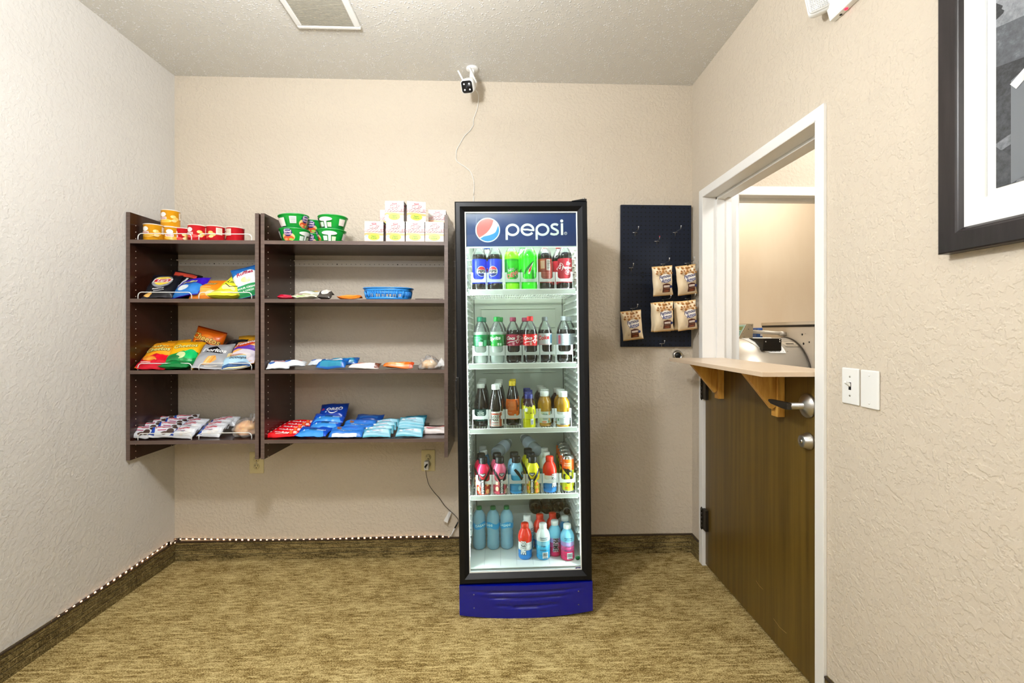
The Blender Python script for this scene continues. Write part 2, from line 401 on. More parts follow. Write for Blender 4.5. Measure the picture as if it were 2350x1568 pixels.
lb.add([(q+dx, LY+a, LZc+b) for dx in (-.009, .009) for a, b in pf], [tuple(range(8)), tuple(range(8, 16))[::-1]]+[(i, (i+1) % 8, (i+1) % 8+8, i+8) for i in range(8)])
lb.build('lever', M_DARKM, lvo, bevel=.003)
DBz = PX_(1855, 1012, LX0).z; DBy = PX_(1857, 1012, LX0).y
Mx = Matrix.Translation((LX0, DBy, DBz)) @ Matrix.Rotation(R(-90), 4, 'Y')
db = MB(); db.lathe([(.031, 0), (.031, .005), (.028, .008), (.022, .028), (.019, .030), (0, .030)], 32, 0, Mx).lathe([(.0075, .030), (.0075, .033), (0, .033)], 16, 1, Mx)
db.box((LX0-.034, DBy-.0012, DBz-.005), (LX0-.0325, DBy+.0012, DBz+.005), 2)
db.build('deadbolt', [M_STEEL, M_CHROME, M_BLK], dr)
for zt in (PX_(1613, 868, XR).z, PX_(1613, 1163, XR).z):
    hg = MB(); yy = Y1+.006; xx = XR-.014
    for k in range(5): hg.lathe([(.0, zt-.112+k*.0225), (.0065, zt-.112+k*.0225+.0005), (.0065, zt-.112+k*.0225+.021), (0, zt-.112+k*.0225+.0215)], 12, 0, Matrix.Translation((xx, yy, 0)))
    hg.lathe([(.003, zt-.118), (.0045, zt-.114), (.0045, zt+.003), (0, zt+.006)], 10, 0, Matrix.Translation((xx, yy, 0)))
    hg.box((XR-.0135, yy-.003, zt-.112), (XR-.0005+.003, Y1-.042, zt)).build('hinge', M_DARKM, dr)

# ---- ledge on top of the half door with two pine brackets
BX0, BX1 = .915, 1.215; BT = 1.139
led = thing('door_ledge', 'beige laminate counter board fixed on top of the brown half door', 'counter', loc=(1.0, (Y0+Y1)/2, BT-.017))
def LP(m): m.v = [(a-1.0, b-(Y0+Y1)/2, c-(BT-.017)) for a, b, c in m.v]; return m
LP(MB().prism([(BX0, BT-.017), (BX1, BT-.017), (BX1, BT), (BX0, BT)], Y0+.004, Y1-.005)).build('countertop', M_LAM, led, bevel=.0012)
for k, (yc, sp) in enumerate(((-.851, .955), (-.36, .952))):
    b = LP(MB().prism([(sp, BT-.0175), (1.084, BT-.0175), (1.084, .985), (1.07, .975), (sp, BT-.022)], yc-.012, yc+.012))
    bo = b.build('bracket', M_PINE, led, bevel=.001)
    LP(MB().box((1.085, yc-.021, .945), (LX0-.001, yc+.021, BT-.0175))).build('cleat', M_PINE, bo, bevel=.0015)
# ---- wall mounted door stop
p = PY(1554, 816, 0); Mx = Matrix.Translation((p.x, -.001, p.z)) @ Matrix.Rotation(R(90), 4, 'X')
ds = thing('door_stop', 'round chrome bumper on the back wall under the black pegboard', 'door stop', loc=(0, 0, 0))
MB().lathe([(.031, 0), (.031, .006), (.028, .014), (.022, .018), (.017, .012)], 32, 0, Mx, cap=False).build('flange', M_CHROME, ds)
MB().lathe([(.017, .001), (.016, .012), (.010, .016), (0, .017)], 24, 0, Mx).build('rubber_bumper', M_BLK, ds)
# ---- switch and blank plates on the right wall
def plate(u0, u1, v0, v1, name, label, cat, toggle):
    a = PX_(u0, v0, XR); b = PX_(u1, v1, XR); y = (a.y+b.y)/2; z = (PX_(u0, v0, XR).z+PX_(u0, v1, XR).z)/2+ (0)
    t = thing(name, label, cat, loc=(XR, y, z))
    hw_, hh = abs(a.y-b.y)/2, .0575
    MB().box((-.0065, -hw_, -hh), (-.0005, hw_, hh)).build('cover_plate', M_WPL, t, bevel=.003)
    for zz in (-.030, .030) if toggle else (-.042, .042):
        MB().lathe([(.0032, 0), (.0028, .001), (0, .0014)], 12, 0, Matrix.Translation((-.0066, 0, zz)) @ Matrix.Rotation(R(-90), 4, 'Y')).build('screw', M_STEEL if toggle else M_WPL, t)
    if toggle:
        MB().box((-.0072, -.005, -.012), (-.0064, .005, .012)).build('toggle_slot', M_BLK, t)
        MB().prism([(-.007, -.002), (-.007, .009), (-.022, .017), (-.024, .010)], -.004, .004).build('toggle', M_WPL, t, bevel=.001)
plate(1936, 1975, 845, 922, 'light_switch', 'white toggle light switch plate nearer the door on the right wall', 'light switch', True)
plate(1979, 2021, 848, 934, 'blank_wall_plate', 'plain white blank cover plate beside the toggle light switch', 'wall plate', False)
# ---- outlets on the back wall
def outlet(u, v0, v1, label):
    a = PY(u, (v0+v1)/2, 0); t = thing('wall_outlet', label, 'outlet', loc=(a.x, 0, a.z)); hh = .061
    MB().box((-.0395, -.0065, -hh), (.0395, -.0005, hh)).build('cover_plate', M_IVORY, t, bevel=.003)
    for zz in (-.020, .020):
        r = MB().lathe([(.0172, 0), (.0172, .0015), (0, .0018)], 28, 0, Matrix.Translation((0, -.0064, zz)) @ Matrix.Rotation(R(90), 4, 'X'))
        r.box((-.0075, -.0086, zz-.001), (-.0055, -.0080, zz+.009), 1); r.box((.0055, -.0086, zz-.001), (.0075, -.0080, zz+.009), 1)
        r.box((-.0022, -.0086, zz-.011), (.0022, -.0080, zz-.006), 1); r.build('receptacle', [M_IVORY, M_BLK], t)
    MB().lathe([(.003, 0), (0, .001)], 10, 0, Matrix.Translation((0, -.0066, 0)) @ Matrix.Rotation(R(90), 4, 'X')).build('screw', M_STEEL, t)
    return t
outlet(590, 1037, 1086, 'ivory duplex wall outlet with nothing plugged in, under the join of the shelf units')
outlet(983, 1032, 1081, 'ivory duplex wall outlet holding a white charger, left of the cooler')
# charger, cord, tag and controller of the light strip
pc = PY(981, 1066, 0)
ch = thing('usb_charger', 'small white charger block plugged into the outlet left of the cooler', 'charger', loc=(pc.x, -.009, pc.z))
MB().box((-.013, -.034, -.022), (.013, 0, .026)).build('charger_body', M_WPL, ch, bevel=.004)
MB().box((-.004, -.0348, .004), (.004, -.034, .008)).build('usb_port', M_BLK, ch)
pth = [(978, 1070, -.045), (977, 1080, -.04), (980, 1098, -.03), (985, 1114, -.02), (997, 1131, -.012), (1008, 1143, -.01), (1020, 1160, -.01), (1032, 1172, -.01), (1044, 1183, -.012), (1051, 1192, -.014), (1051, 1201, -.016)]
def smooth(P, n=5):
    P = [Vector(p) for p in P]; out = []
    for i in range(len(P)-1):
        a, b, c, d_ = P[max(i-1, 0)], P[i], P[i+1], P[min(i+2, len(P)-1)]
        for k in range(n):
            t = k/n; out.append(.5*((2*b)+(c-a)*t+(2*a-5*b+4*c-d_)*t*t+(3*b-a-3*c+d_)*t**3))
    return out+[P[-1]]
cw = thing('power_cord', 'thin black power cord hanging from the charger down to the light strip', 'cord')
MB().tube(smooth([PY(a, b, c) for a, b, c in pth]), .0016, 8).build('cable', M_BLK, cw)
MB().lathe([(.0055, -.012), (.0055, .004), (.003, .012), (0, .012)], 10, 0, Matrix.Translation(PY(978, 1069, -.043)) @ Matrix.Rotation(R(35), 4, 'Y')).build('usb_plug', M_BLK, cw)
MB().tube([PY(1051, 1199, -.016), PY(1044, 1212, -.014)], .0042, 8).build('connector', M_BLK, cw)
MB().tube([PY(1043, 1213, -.014), PY(1036, 1228, -.014), PY(1030, 1234, -.012)], .0035, 6).build('clear_connector', M_WPL, cw)
a, b, c, d_ = PY(1030, 1174, -.02), PY(1036, 1176, -.015), PY(1027, 1201, -.03), PY(1018, 1196, -.02)
mt_ = MB().add([a, b, c, d_]+[q+Vector((0, .0006, 0)) for q in (a, b, c, d_)], [(0, 1, 2, 3), (7, 6, 5, 4), (0, 4, 5, 1), (1, 5, 6, 2), (2, 6, 7, 3), (3, 7, 4, 0)])
mt_.build('paper_tag', K('#e6e6e4', .6), cw)
# ---- LED light strip above the baseboards
st = thing('light_strip', 'thin strip of tiny warm lights running along the wall just above the baseboards', 'light strip')
M_LED = mat('warm_led', '#ffc08a', .4, emit=8)
stp = MB(); zs = PY(1000, 1229, 0).z
pa = smooth([PY(1030, 1236, -.004), PY(1008, 1231, -.004), PY(850, 1234, -.004), PY(650, 1239, -.004), PY(412, 1237, -.004)]+[Vector((XL+.02, -.006, zs-.006)), Vector((XL+.004, -.03, zs-.016))]+[PX_(u, v, XL+.004) for u, v in ((383, 1248), (330, 1285), (200, 1371), (80, 1451), (0, 1503))], 30)
last = PX_(0, 1503, XL+.004); pa += [last+Vector((0, -k*.05, 0)) for k in range(1, 8)]
stp.tube(pa, .0028, 4)
strip_o = stp.build('tape', K('#4a2c20', .5), st)
L = 0; leds = MB(); nx = .006
for p0, p1 in zip(pa, pa[1:]):
    seg = (p1-p0).length
    while L+seg > nx:
        p = p0+(p1-p0)*((nx-L)/seg); nn = Vector((0, -1, 0)) if p.x > XL+.01 else Vector((1, 0, 0)); tn = (p1-p0).normalized()
        c = p+nn*.0028; up = Vector((0, 0, 1))
        leds.add([c+tn*a+up*b+nn*g for g in (0, .0018) for a, b in ((-.004, -.003), (.004, -.003), (.004, .003), (-.004, .003))], [(0, 1, 2, 3), (4, 5, 6, 7), (0, 1, 5, 4), (1, 2, 6, 5), (2, 3, 7, 6), (3, 0, 4, 7)])
        nx += .034
    L += seg; 
tag(leds.build('led', M_LED, st), kind='stuff')
for u, v in ((411, 1239), (1008, 1233)):
    p = PY(u, v, -.006); cl = MB().box((p.x-.006, -.010, p.z-.010), (p.x+.006, -.001, p.z+.008)); cl.lathe([(.002, 0), (0, .001)], 8, 1, Matrix.Translation((p.x, -.010, p.z-.005)) @ Matrix.Rotation(R(90), 4, 'X')); cl.build('clip', [M_BLK, M_STEEL], st)
p = PX_(385, 1247, XL); MB().box((XL+.001, p.y-.006, p.z-.012), (XL+.010, p.y+.006, p.z+.006)).build('clip', M_BLK, st)

# ---- ceiling vent
va, vb = PZ(830, 70, H-.02), PZ(690, 66, H-.02)
vx0, vx1, vy1 = vb.x-.012, va.x, va.y; vy0 = vy1-.33
vt = thing('ceiling_vent', 'square white louvred exhaust vent in the textured ceiling', 'vent', loc=((vx0+vx1)/2, (vy0+vy1)/2, H))
hwx, hwy = (vx1-vx0)/2, (vy1-vy0)/2
fm = MB(); b_ = .022
for a, b, c, d_ in ((-hwx, -hwy, hwx, -hwy+b_*4), (-hwx, hwy-b_, hwx, hwy), (-hwx, -hwy+b_*4, -hwx+b_*1.3, hwy-b_), (hwx-b_*1.3, -hwy+b_*4, hwx, hwy-b_)): fm.box((a, b, -.02), (c, d_, -.001))
fm.build('frame', M_WPL, vt, bevel=.006)
MB().box((-hwx+.02, -hwy+.02, -.006), (hwx-.02, hwy-.015, -.002)).build('backing', K('#55524a', .8), vt)
sl = MB(); n = 24; ya = -hwy+b_*4; yb = hwy-b_
for k in range(n):
    y = ya+(yb-ya)*(k+.5)/n; sl.box((-hwx+.02, y-.0028, -.018), (hwx-.02, y+.0028, -.010))
sl.build('louvre', K('#aaa698', .5), vt)
# ---- pendant bowl lamps (out of frame); the rear one is added for fill light
for lb_, x, y, r, zz in (('white bowl pendant lamp in the middle of the room, above the view', -.55, -1.62, .19, 2.34), ('white bowl fill lamp added at the rear of the room, behind the camera', -.3, -4.0, .28, 2.34), ('white bowl pendant lamp in the hall behind the half door', 1.95, -1.0, .16, 2.52), ('white bowl pendant lamp over the laundry machine', 2.0, .42, .15, 2.57)):
    t = thing('pendant_lamp', lb_, 'ceiling lamp', loc=(x, y, H))
    MB().lathe([(.05, 0), (.05, -.015), (.006, -.02), (.006, zz-H+.05), (0, zz-H+.05)], 20, 0).build('stem', M_WPL, t)
    MB().lathe([(0, zz-H), (r*.6, zz-H+.012), (r, zz-H+.05), (r*.98, zz-H+.053), (r*.58, zz-H+.017), (0, zz-H+.006)], 32, 0).build('bowl_shade', mat('lamp_diffuser', '#fff6e8', .5, emit=.3), t)
wl_ = thing('fill_lamp', 'small added fill lamp on a bracket at the rear left, behind the camera', 'wall lamp', loc=(XL, -3.9, 2.12))  # made-up holder for the rear fill light, out of view
MB().lathe([(.04, 0), (.04, .012), (0, .012)], 20, 0, Matrix.Rotation(R(90), 4, 'Y')).build('back_plate', M_WPL, wl_)
MB().tube([(.01, 0, 0), (XL*-1-1.15, 0, 0), (XL*-1-1.15, 0, .04)], .008, 10).build('bracket_arm', M_WPL, wl_)
# ---- security camera and its cable
p = PY(1078, 180, -.14)
sc_ = thing('security_camera', 'white security camera with two antennas hanging from the ceiling above the cooler', 'camera')
cz = H; cx = PZ(1084, 157, H).x; cy = PZ(1084, 157, H).y
MB().lathe([(.034, 0), (.034, -.006), (.022, -.012), (.0, -.012)], 28, 0, Matrix.Translation((cx, cy, cz))).build('ceiling_mount', M_WPL, sc_)
hc_ = PY(1078, 193, cy-.005); fc = PY(1070, 201, cy-.07)
MB().tube(smooth([(cx, cy, cz-.01), (cx-.002, cy, cz-.035), tuple(hc_+Vector((.006, .01, .018))), tuple(hc_)], 6), .0125, 14).build('arm', M_WPL, sc_)
dirv = (fc-hc_).normalized(); rotq = dirv.to_track_quat('Z', 'Y').to_matrix().to_4x4(); Mb = Matrix.Translation(hc_) @ rotq
def rrect(a, b, r, n=6):
    o = []
    for cx_, cy_, a0 in ((a-r, b-r, 0), (-a+r, b-r, 90), (-a+r, -b+r, 180), (a-r, -b+r, 270)):
        o += [(cx_+r*math.cos(R(a0+90*i/n)), cy_+r*math.sin(R(a0+90*i/n))) for i in range(n+1)]
    return o
def loft(mb, secs, M, mi=0):
    n = len(secs[0][0]); vs = []
    for pts, z in secs: vs += [(x, y, z) for x, y in pts]
    fs = [(i*n+k, i*n+(k+1) % n, (i+1)*n+(k+1) % n, (i+1)*n+k) for i in range(len(secs)-1) for k in range(n)]
    fs += [tuple(range(n)), tuple(range((len(secs)-1)*n, len(secs)*n))[::-1]]
    mb.add(vs, fs, mi, True, M)
bd = MB(); loft(bd, [(rrect(.020, .020, .012), -.03), (rrect(.031, .031, .02), -.012), (rrect(.034, .034, .018), .03), (rrect(.033, .033, .016), .066)], Mb); bd.build('housing', M_WPL, sc_)
fp = MB(); loft(fp, [(rrect(.029, .029, .013), .064), (rrect(.029, .029, .013), .0685)], Mb); fpo = fp.build('face_plate', M_BLK, sc_)
for a, b in ((-.014, -.014), (.014, -.014), (.014, .014), (-.014, .014)):
    MB().lathe([(.0045, .0685), (.004, .071), (0, .072)], 12, 0, Mb @ Matrix.Translation((a, b, 0))).build('infrared_lamp', mat('lamp_white', '#f5f7fa', .3, emit=.4), fpo)
MB().lathe([(.006, .0685), (.006, .070), (0, .0705)], 14, 0, Mb).build('lens', K('#20242e', .05), fpo)
for (a, b, c, d_) in (((1063, 185), (1051, 162), cy-.02, cy-.03), ((1093, 190), (1077, 155), cy-.025, cy-.035)):
    MB().tube([PY(*a, c), PY((a[0]+b[0])/2, (a[1]+b[1])/2, (c+d_)/2), PY(*b, d_)], .005, 10).build('antenna', M_WPL, sc_)
cbl = [(1092, 207, cy), (1097, 215, -.05), (1098, 228, -.01), (1095, 250, -.006), (1087, 273, -.006), (1086, 287, -.006), (1078, 300, -.006), (1066, 312, -.006), (1055, 331, -.006), (1048, 345, -.006), (1047, 366, -.006), (1053, 374, -.006), (1070, 385, -.006), (1080, 395, -.006), (1086, 411, -.006), (1088, 425, -.006), (1087, 450, -.006), (1087, 475, -.012)]
tag(MB().tube(smooth([PY(*q) for q in cbl]), .0017, 8).build('camera_cable', M_WPL), 'thin white cable trailing down the wall from the security camera to behind the cooler', 'cable')
# ---- emergency light on the right wall
em = thing('emergency_light', 'white emergency light with a ribbed lamp head, high on the right wall', 'emergency light')
a = PX_(1918, 50, XR); zb = a.z; ye = a.y
MB().prism([(XR-.021, zb), (XR-.001, zb), (XR-.001, zb+.16), (XR-.052, zb+.16), (XR-.052, zb+.11), (XR-.030, zb+.03)], ye, ye-.30).build('housing', M_WPL, em, bevel=.002)
tp = MB().lathe([(.0055, 0), (.005, .003), (0, .004)], 12, 0, Matrix.Translation((XR-.012, ye-.062, zb)) @ Matrix.Rotation(R(180), 4, 'X')); tp.build('red_indicator', mat('red_indicator', '#ff3050', .3, emit=1.2), em)
MB().lathe([(.004, 0), (.004, .002), (0, .002)], 12, 0, Matrix.Translation((XR-.009, ye-.035, zb)) @ Matrix.Rotation(R(180), 4, 'X')).build('test_button', M_BLK, em)
hp = PX_(1878, 6, XR-.045); Mh = Matrix.Translation(tuple(hp)) @ Matrix.Rotation(R(-12), 4, 'Y') @ Matrix.Scale(.66, 4) @ Matrix.Rotation(R(-35), 4, 'Z') @ Matrix.Rotation(R(82), 4, 'X')
hd = MB(); loft(hd, [(rrect(.034, .05, .012), -.035), (rrect(.052, .066, .02), .0), (rrect(.054, .068, .022), .028)], Mh); hdo = hd.build('lamp_head', M_WPL, em)
lz = MB(); loft(lz, [(rrect(.048, .062, .02), .028), (rrect(.046, .060, .02), .036)], Mh)
for i in range(9):
    for j in range(12):
        lz.lathe([(.0042, .036), (.003, .0385), (0, .0395)], 6, 0, Mh @ Matrix.Translation((-.036+i*.009, -.05+j*.0091, 0)))
lz.build('ribbed_lens', mat('frosted_lens', '#e8e9e8', .25), hdo)
MB().tube([(hp.x+.01, hp.y, hp.z+.01), (XR-.025, ye-.01, hp.z+.02)], .009, 10).build('swivel', M_BLK, em)
# ---- framed print on the right wall
fy1 = PX_(2153, 585, XR-.03).y; fz0 = PX_(2153, 585, XR-.03).z; fw = .056; fy0 = fy1-.95; fz1 = fz0+1.15
pic = thing('picture_frame', 'large dark brown framed black and white print on the right wall', 'picture')
fo = MB(); secs = [(0, -.002), (0, -.030), (.003, -.0325), (.044, -.0325), (.047, -.030), (.050, -.029), (fw, -.022), (fw, -.002)]; vs = []
for ins, x in secs: vs += [(XR+x, fy0+ins, fz0+ins), (XR+x, fy1-ins, fz0+ins), (XR+x, fy1-ins, fz1-ins), (XR+x, fy0+ins, fz1-ins)]
n = len(secs); fo.add(vs, [(i*4+k, i*4+(k+1) % 4, ((i+1) % n)*4+(k+1) % 4, ((i+1) % n)*4+k) for i in range(n) for k in range(4)])
fo.build('frame', woodmat('dark_walnut_frame', '#1f1b1c', '#2a2526', .35, (50, 50, 4)), pic)
MB().box((XR-.022, fy0+fw, fz0+fw), (XR-.012, fy1-fw, fz1-fw)).build('mat_board', K('#f3f3f1', .8), pic)
ay1 = PX_(2287, 430, XR-.022).y; az0 = PX_(2287, 432, XR-.022).z; ay0 = fy0+.16; az1 = fz1-.16
M_ART = mat('grey_photo_print', '#55585c', .5)
def _a():
    m = M_ART; L = m.node_tree.links; b = m.node_tree.nodes['Principled BSDF']
    v = N(m, 'ShaderNodeTexVoronoi', Scale=7.0, _distance='MANHATTAN'); L.new(coords(m, (1, 1, 1.6), (.5, 0, 0)), v.inputs['Vector'])
    n = N(m, 'ShaderNodeTexNoise', Scale=60.0, Detail=6.0, Roughness=.8); L.new(coords(m), n.inputs['Vector'])
    x = N(m, 'ShaderNodeMix', _data_type='FLOAT'); x.inputs[0].default_value = .45; L.new(v.outputs['Color'], x.inputs[2]); L.new(n.outputs[0], x.inputs[3])
    r = ramp(m, x.outputs[0], [(.3, '#26282b'), (.5, '#565a60'), (.7, '#9a9ea4')]); L.new(r.outputs[0], b.inputs['Base Color'])
_a()
art = MB().box((XR-.0232, ay0, az0), (XR-.022, ay1, az1)).build('print', M_ART, pic)
mpw = lambda x, z, o: (XR-.0232-o, ay1-x, az0+z)
printing([Po([(.03, .0), (.2, .06), (.2, .30), (.03, .22)], '#70757b'), T('1', .10, .105, .175, '#e6e6e6', bold=.02), St(arc(.115, .07, .048, .05, 70, 290, 16), .022, '#dedede'), St([(.035, .205), (.075, .235), (.18, .27)], .020, '#dedede'), Rc(.075, .295, .12, .36, '#e8e8e8'), St([(0, .50), (.3, .62)], .008, '#9aa0a6'), El(.012, .62, .02, .012, '#e0e0e0'), Rc(.105, .56, .115, .85, '#a9aeb4'), Rc(.13, .66, .22, .70, '#dfe1e3'), Rc(.13, .58, .16, .60, '#dfe1e3')], mpw, 'printed_design', art, step=0)
printing([Rc(.02-.06, -.012, -.035, 1, '#dcdcd8')], lambda x, z, o: (XR-.0221-o, ay1-x-.016, az0+z-.0), 'mat_bevel', pic, step=0)

# =================================================================== SHELF UNITS
YS = -.335                                    # front plane of the shelf units
XI = X_(409, -.001)                           # inner face of the leftmost panel
PT = .018
zt, zb_ = Z_(487, YS, 300), Z_(1057, YS, 300)
SH = [Z_(v, YS, 450) for v in (551, 686, 850, 1011)]          # shelf top surfaces
hole_dz = 14.6/F*(YS+D)
def shelf_unit(x0, x1, label, guards):
    t = thing('wall_shelf', label, 'shelf unit', 'pair of wall-hung shelf units', loc=((x0+x1)/2, 0, zb_))
    ox, oz = (x0+x1)/2, zb_
    for s, x in ((-1, x0), (1, x1-PT)):
        m = MB().box((x-ox, YS, 0), (x+PT-ox, -.002, zt-oz))
        o = m.build('side_panel', [M_ESP, M_ESPE], t)
        MB().box((x-ox, YS-.0012, 0), (x+PT-ox, YS-.0001, zt-oz)).build('edge_band', M_ESPE, o)
        hh = MB(); xi = (x+PT if s < 0 else x)-ox
        sides = [(xi, -s)] + ([(x1-ox, 1)] if s > 0 else [])
        for xx, dn in sides:
            for yy in (YS+.035, -.055):
                z = SH[0]-oz+.012+hole_dz*5
                while z > .02:
                    z -= hole_dz
                    if z > zt-oz-.03 or any(-.02 < z+oz-q < .004 for q in SH): continue
                    hh.lathe([(.0023, 0), (.0018, .0008), (0, .001)], 8, 0, Matrix.Translation((xx, yy, z)) @ Matrix.Rotation(R(90*dn), 4, 'Y'))
        hh.build('shelf_pin_holes', K('#e8dcc8', .4), o)
    for i, z in enumerate(SH):
        b = MB().box((x0+PT-ox, YS, z-PT-oz), (x1-PT-ox, -.004, z-oz)).build('shelf_board', M_ESP, t)
        MB().box((x0+PT-ox, YS-.001, z-PT-oz), (x1-PT-ox, YS-.0001, z-oz)).build('edge_band', M_ESPE, b)
        if guards:
            for u0, u1 in ((316, 439), (456, 577)):
                a, c = X_(u0, YS+.01)-ox, X_(u1, YS+.01)-ox; zz = z-oz; hgt = .033; yy = YS+.012; r = .018
                pts = [(a, yy, zz)]+[(a+r-r*math.cos(R(q)), yy, zz+hgt-r+r*math.sin(R(q))) for q in range(0, 91, 15)]+[(c-r+r*math.sin(R(q)), yy, zz+hgt-r+r*math.cos(R(q))) for q in range(0, 91, 15)]+[(c, yy, zz)]
                MB().tube(pts, .0022, 8).build('wire_guard', M_WPL, b)
    return t
u1x0 = XI-PT; u1x1 = X_(594, YS); u2x0 = X_(598.5, YS); u2x1 = X_(1028, YS)
shelf_unit(u1x0, u1x1, 'narrower dark brown wall shelf unit at the left, with white wire guards on its shelves', True)
shelf_unit(u2x0, u2x1, 'wider dark brown wall shelf unit beside the drink cooler, without wire guards', False)
# white perforated rail behind the shelves
zr0, zr1 = Z_(610.5, -.02, 700), Z_(597, -.02, 700); xr0, xr1 = XI+.004, X_(1045, -.02)
rl = thing('mounting_rail', 'white perforated metal rail screwed across the wall behind both shelf units', 'rail', loc=(0, 0, 0))
rm = MB(); rm.box((xr0, -.003, zr0), (xr1, -.0005, zr1)); rm.prism([(xr0-.006, zr1-.006), (xr1, zr1-.006), (xr1, zr1), (xr0-.006, zr1)], -.016, -.003)
rm.build('rail_profile', mat('painted_steel_rail', '#e9e5dc', .45), rl)
hm = MB(); x = xr0+.012; k = 0
while x < xr1-.01:
    big = k % 13 == 7; hm.lathe([(.0034 if big else .0021, 0), (0, .0005)], 8, 0, Matrix.Translation((x, -.0031, (zr0+zr1)/2-.004)) @ Matrix.Rotation(R(90), 4, 'X')); x += .0262; k += 1
hm.build('rail_holes', M_BLK, rl)

# =================================================================== PACKAGED SNACKS
def pillow(name, w, h, t, col, items, seed=0, seal=.05, wr=.0022, nx=22, nz=26, rough=.3, pinch=.02, col2=None, zig=True, ps=1, po=0):
    """an air filled foil bag; root = bag mesh, child = printed design"""
    sd = seed*7.3
    def S(x, z, off, side=-1):
        a = max(-1, min(1, x/(w/2))); b = max(-1, min(1, z/(h/2)))
        ab = abs(b); e = max(0, 1-max(0, (ab-(1-seal*2)))/(seal*2)) if ab > 1-seal*2 else 1
        th = t/2*(max(0, 1-abs(a)**3.2)**.55)*(max(0, 1-(ab/(1-seal*2))**3.5)**.6 if ab < 1-seal*2 else 0)
        wv = noise.noise(Vector((x*26+sd, z*20, sd)))*wr*1.6+noise.noise(Vector((x*70+sd, z*48, sd+3)))*wr*.6
        wv += abs(noise.noise(Vector((x*40, z*9+sd, 5.1))))*wr*(1-e*.6)
        xx = x*(1-pinch*(1-ab**2)*.6)
        bend = .012*noise.noise(Vector((x*9+sd, b*1.5, 9)))*(1 if seal else 0)
        return (xx, side*(th+.0006+off)+wv*(.3+.7*(abs(side)))+bend, z)
    vs = []; fs = []; ms = []
    for side in (-1, 1):
        k = len(vs)
        for j in range(nz+1):
            for i in range(nx+1):
                x, z = (i/nx-.5)*w, (j/nz-.5)*h
                vs.append(S(x, z, 0, side))
        for j in range(nz):
            for i in range(nx):
                q = k+j*(nx+1)+i; fs.append((q, q+1, q+nx+2, q+nx+1)); ms.append(1 if (j < 1 or j >= nz-1) else 0)
    n1 = nx+1; k = (nx+1)*(nz+1)
    rim = [(i) for i in range(n1)]+[j*n1+nx for j in range(1, nz+1)]+[nz*n1+i for i in range(nx-1, -1, -1)]+[j*n1 for j in range(nz-1, 0, -1)]
    for a, b in zip(rim, rim[1:]+rim[:1]): fs.append((a, b, b+k, a+k)); ms.append(0)
    mb = MB(); mb.add(vs, fs, ms, True)
    o = mb.build(name, [K(col, rough) if isinstance(col, str) else col, K(col2 or col, rough) if isinstance(col2 or col, str) else col], fix=True)
    if items: printing(items, lambda x, z, off: S(x*ps+po, z, off, -1), 'printed_design', o, step=min(w/nx, h/nz)*1.0, lift=.0005, rough=rough)
    return o
def wavy(x0, x1, z0, zt_, amp, n=12, ph=0): return [(x0, z0), (x1, z0)]+[(x1+(x0-x1)*i/n, zt_+amp*math.sin(ph+i/n*PI*1.6)) for i in range(n+1)]
def outlined(s, size, x, z, c, oc, rot=0, shear=0, sx=1, ob=.06, b=.02): return [T(s, size, x, z, oc, rot, shear, ob, sx), T(s, size, x, z, c, rot, shear, b, sx)]
def ROT(tilt=0, yaw=0, roll=0):
    """lean back by tilt (90 = lying face up), turn by yaw, roll in its own plane"""
    return (Matrix.Rotation(R(yaw), 3, 'Z') @ Matrix.Rotation(R(-tilt), 3, 'X') @ Matrix.Rotation(R(roll), 3, 'Y')).to_euler()
S1, S2, S3, S4 = SH
def put(o, u, Y, z, tilt=0, yaw=0, roll=0, dz=0, label=None, cat=None, group=None):
    rest(o, X_(u, Y), Y, z+.0008+dz, ROT(tilt, yaw, roll)); tag(o, label, cat, group); return o

# ---- left unit, top shelf: small crisp tubs
def tub(c1, c2, label):
    t = thing('crisp_tub', label, 'crisp tub', 'small crisp tubs on the top left shelf'); r, h = .041, .086
    MB().lathe([(r-.002, 0), (r, .002), (r, h-.004), (r+.0015, h-.003), (r+.0015, h), (r-.002, h), (r-.003, h-.002), (0, h-.002)], 32, 0, mf=lambda z: 1 if z > h-.004 or z < .002 else 0).build('tub', [K(c1, .3), K('#efe6da', .35)], t)
    it = [El(-.004, .028, .030, .009, c2), El(.033, .05, .012, .008, '#ffd27a'), El(.045, .04, .012, .009, '#ffc25e'), El(.036, .03, .011, .007, '#ffd890'),
          El(-.012, .060, .0145, .0115, '#f7f3ee'), Rc(-.029, .034, .005, .047, '#f2ece6')] + [T('PRINGLES', .0085, -.012, .0405, '#c4442e', bold=.03, sx=.8)]
    it += [Rc(.058, .04, .085, .075, '#f3e6cf')]+[Rc(.061, .044+.005*k, .082, .0455+.005*k, '#b9a893') for k in range(6)]
    printing(it, cyl(r), 'printed_design', t); return t
tY = tub('#f0a818', '#f7c14a', 'golden yellow crisp tub standing alone at the left end of the top left shelf')
put(tY, 352, -.265, S1, yaw=4)
tl = copy_thing(tY, 'golden yellow crisp tub at the bottom of the stack of two'); put(tl, 393, -.205, S1, yaw=42)
tu = copy_thing(tY, 'golden yellow crisp tub on top of the stack of two'); put(tu, 391.5, -.205, S1+.0865, yaw=5)
tR = tub('#d8202a', '#ee4b46', 'red crisp tub half hidden behind its red neighbour, right of the stacked yellow tubs')
put(tR, 422, -.18, S1, yaw=-8)
for u, Y, yw, lb in ((453, -.255, 0, 'red crisp tub with its emblem facing front, right of the half hidden one'), (495, -.235, -48, 'red crisp tub turned to show its pale nutrition panel, middle of the red row'), (540, -.21, -115, 'red crisp tub at the right end of the row, emblem turned away'), (519, -.13, -80, 'red crisp tub standing behind, in the gap between the last two')):
    put(copy_thing(tR, lb), u, Y, S1, yaw=yw)

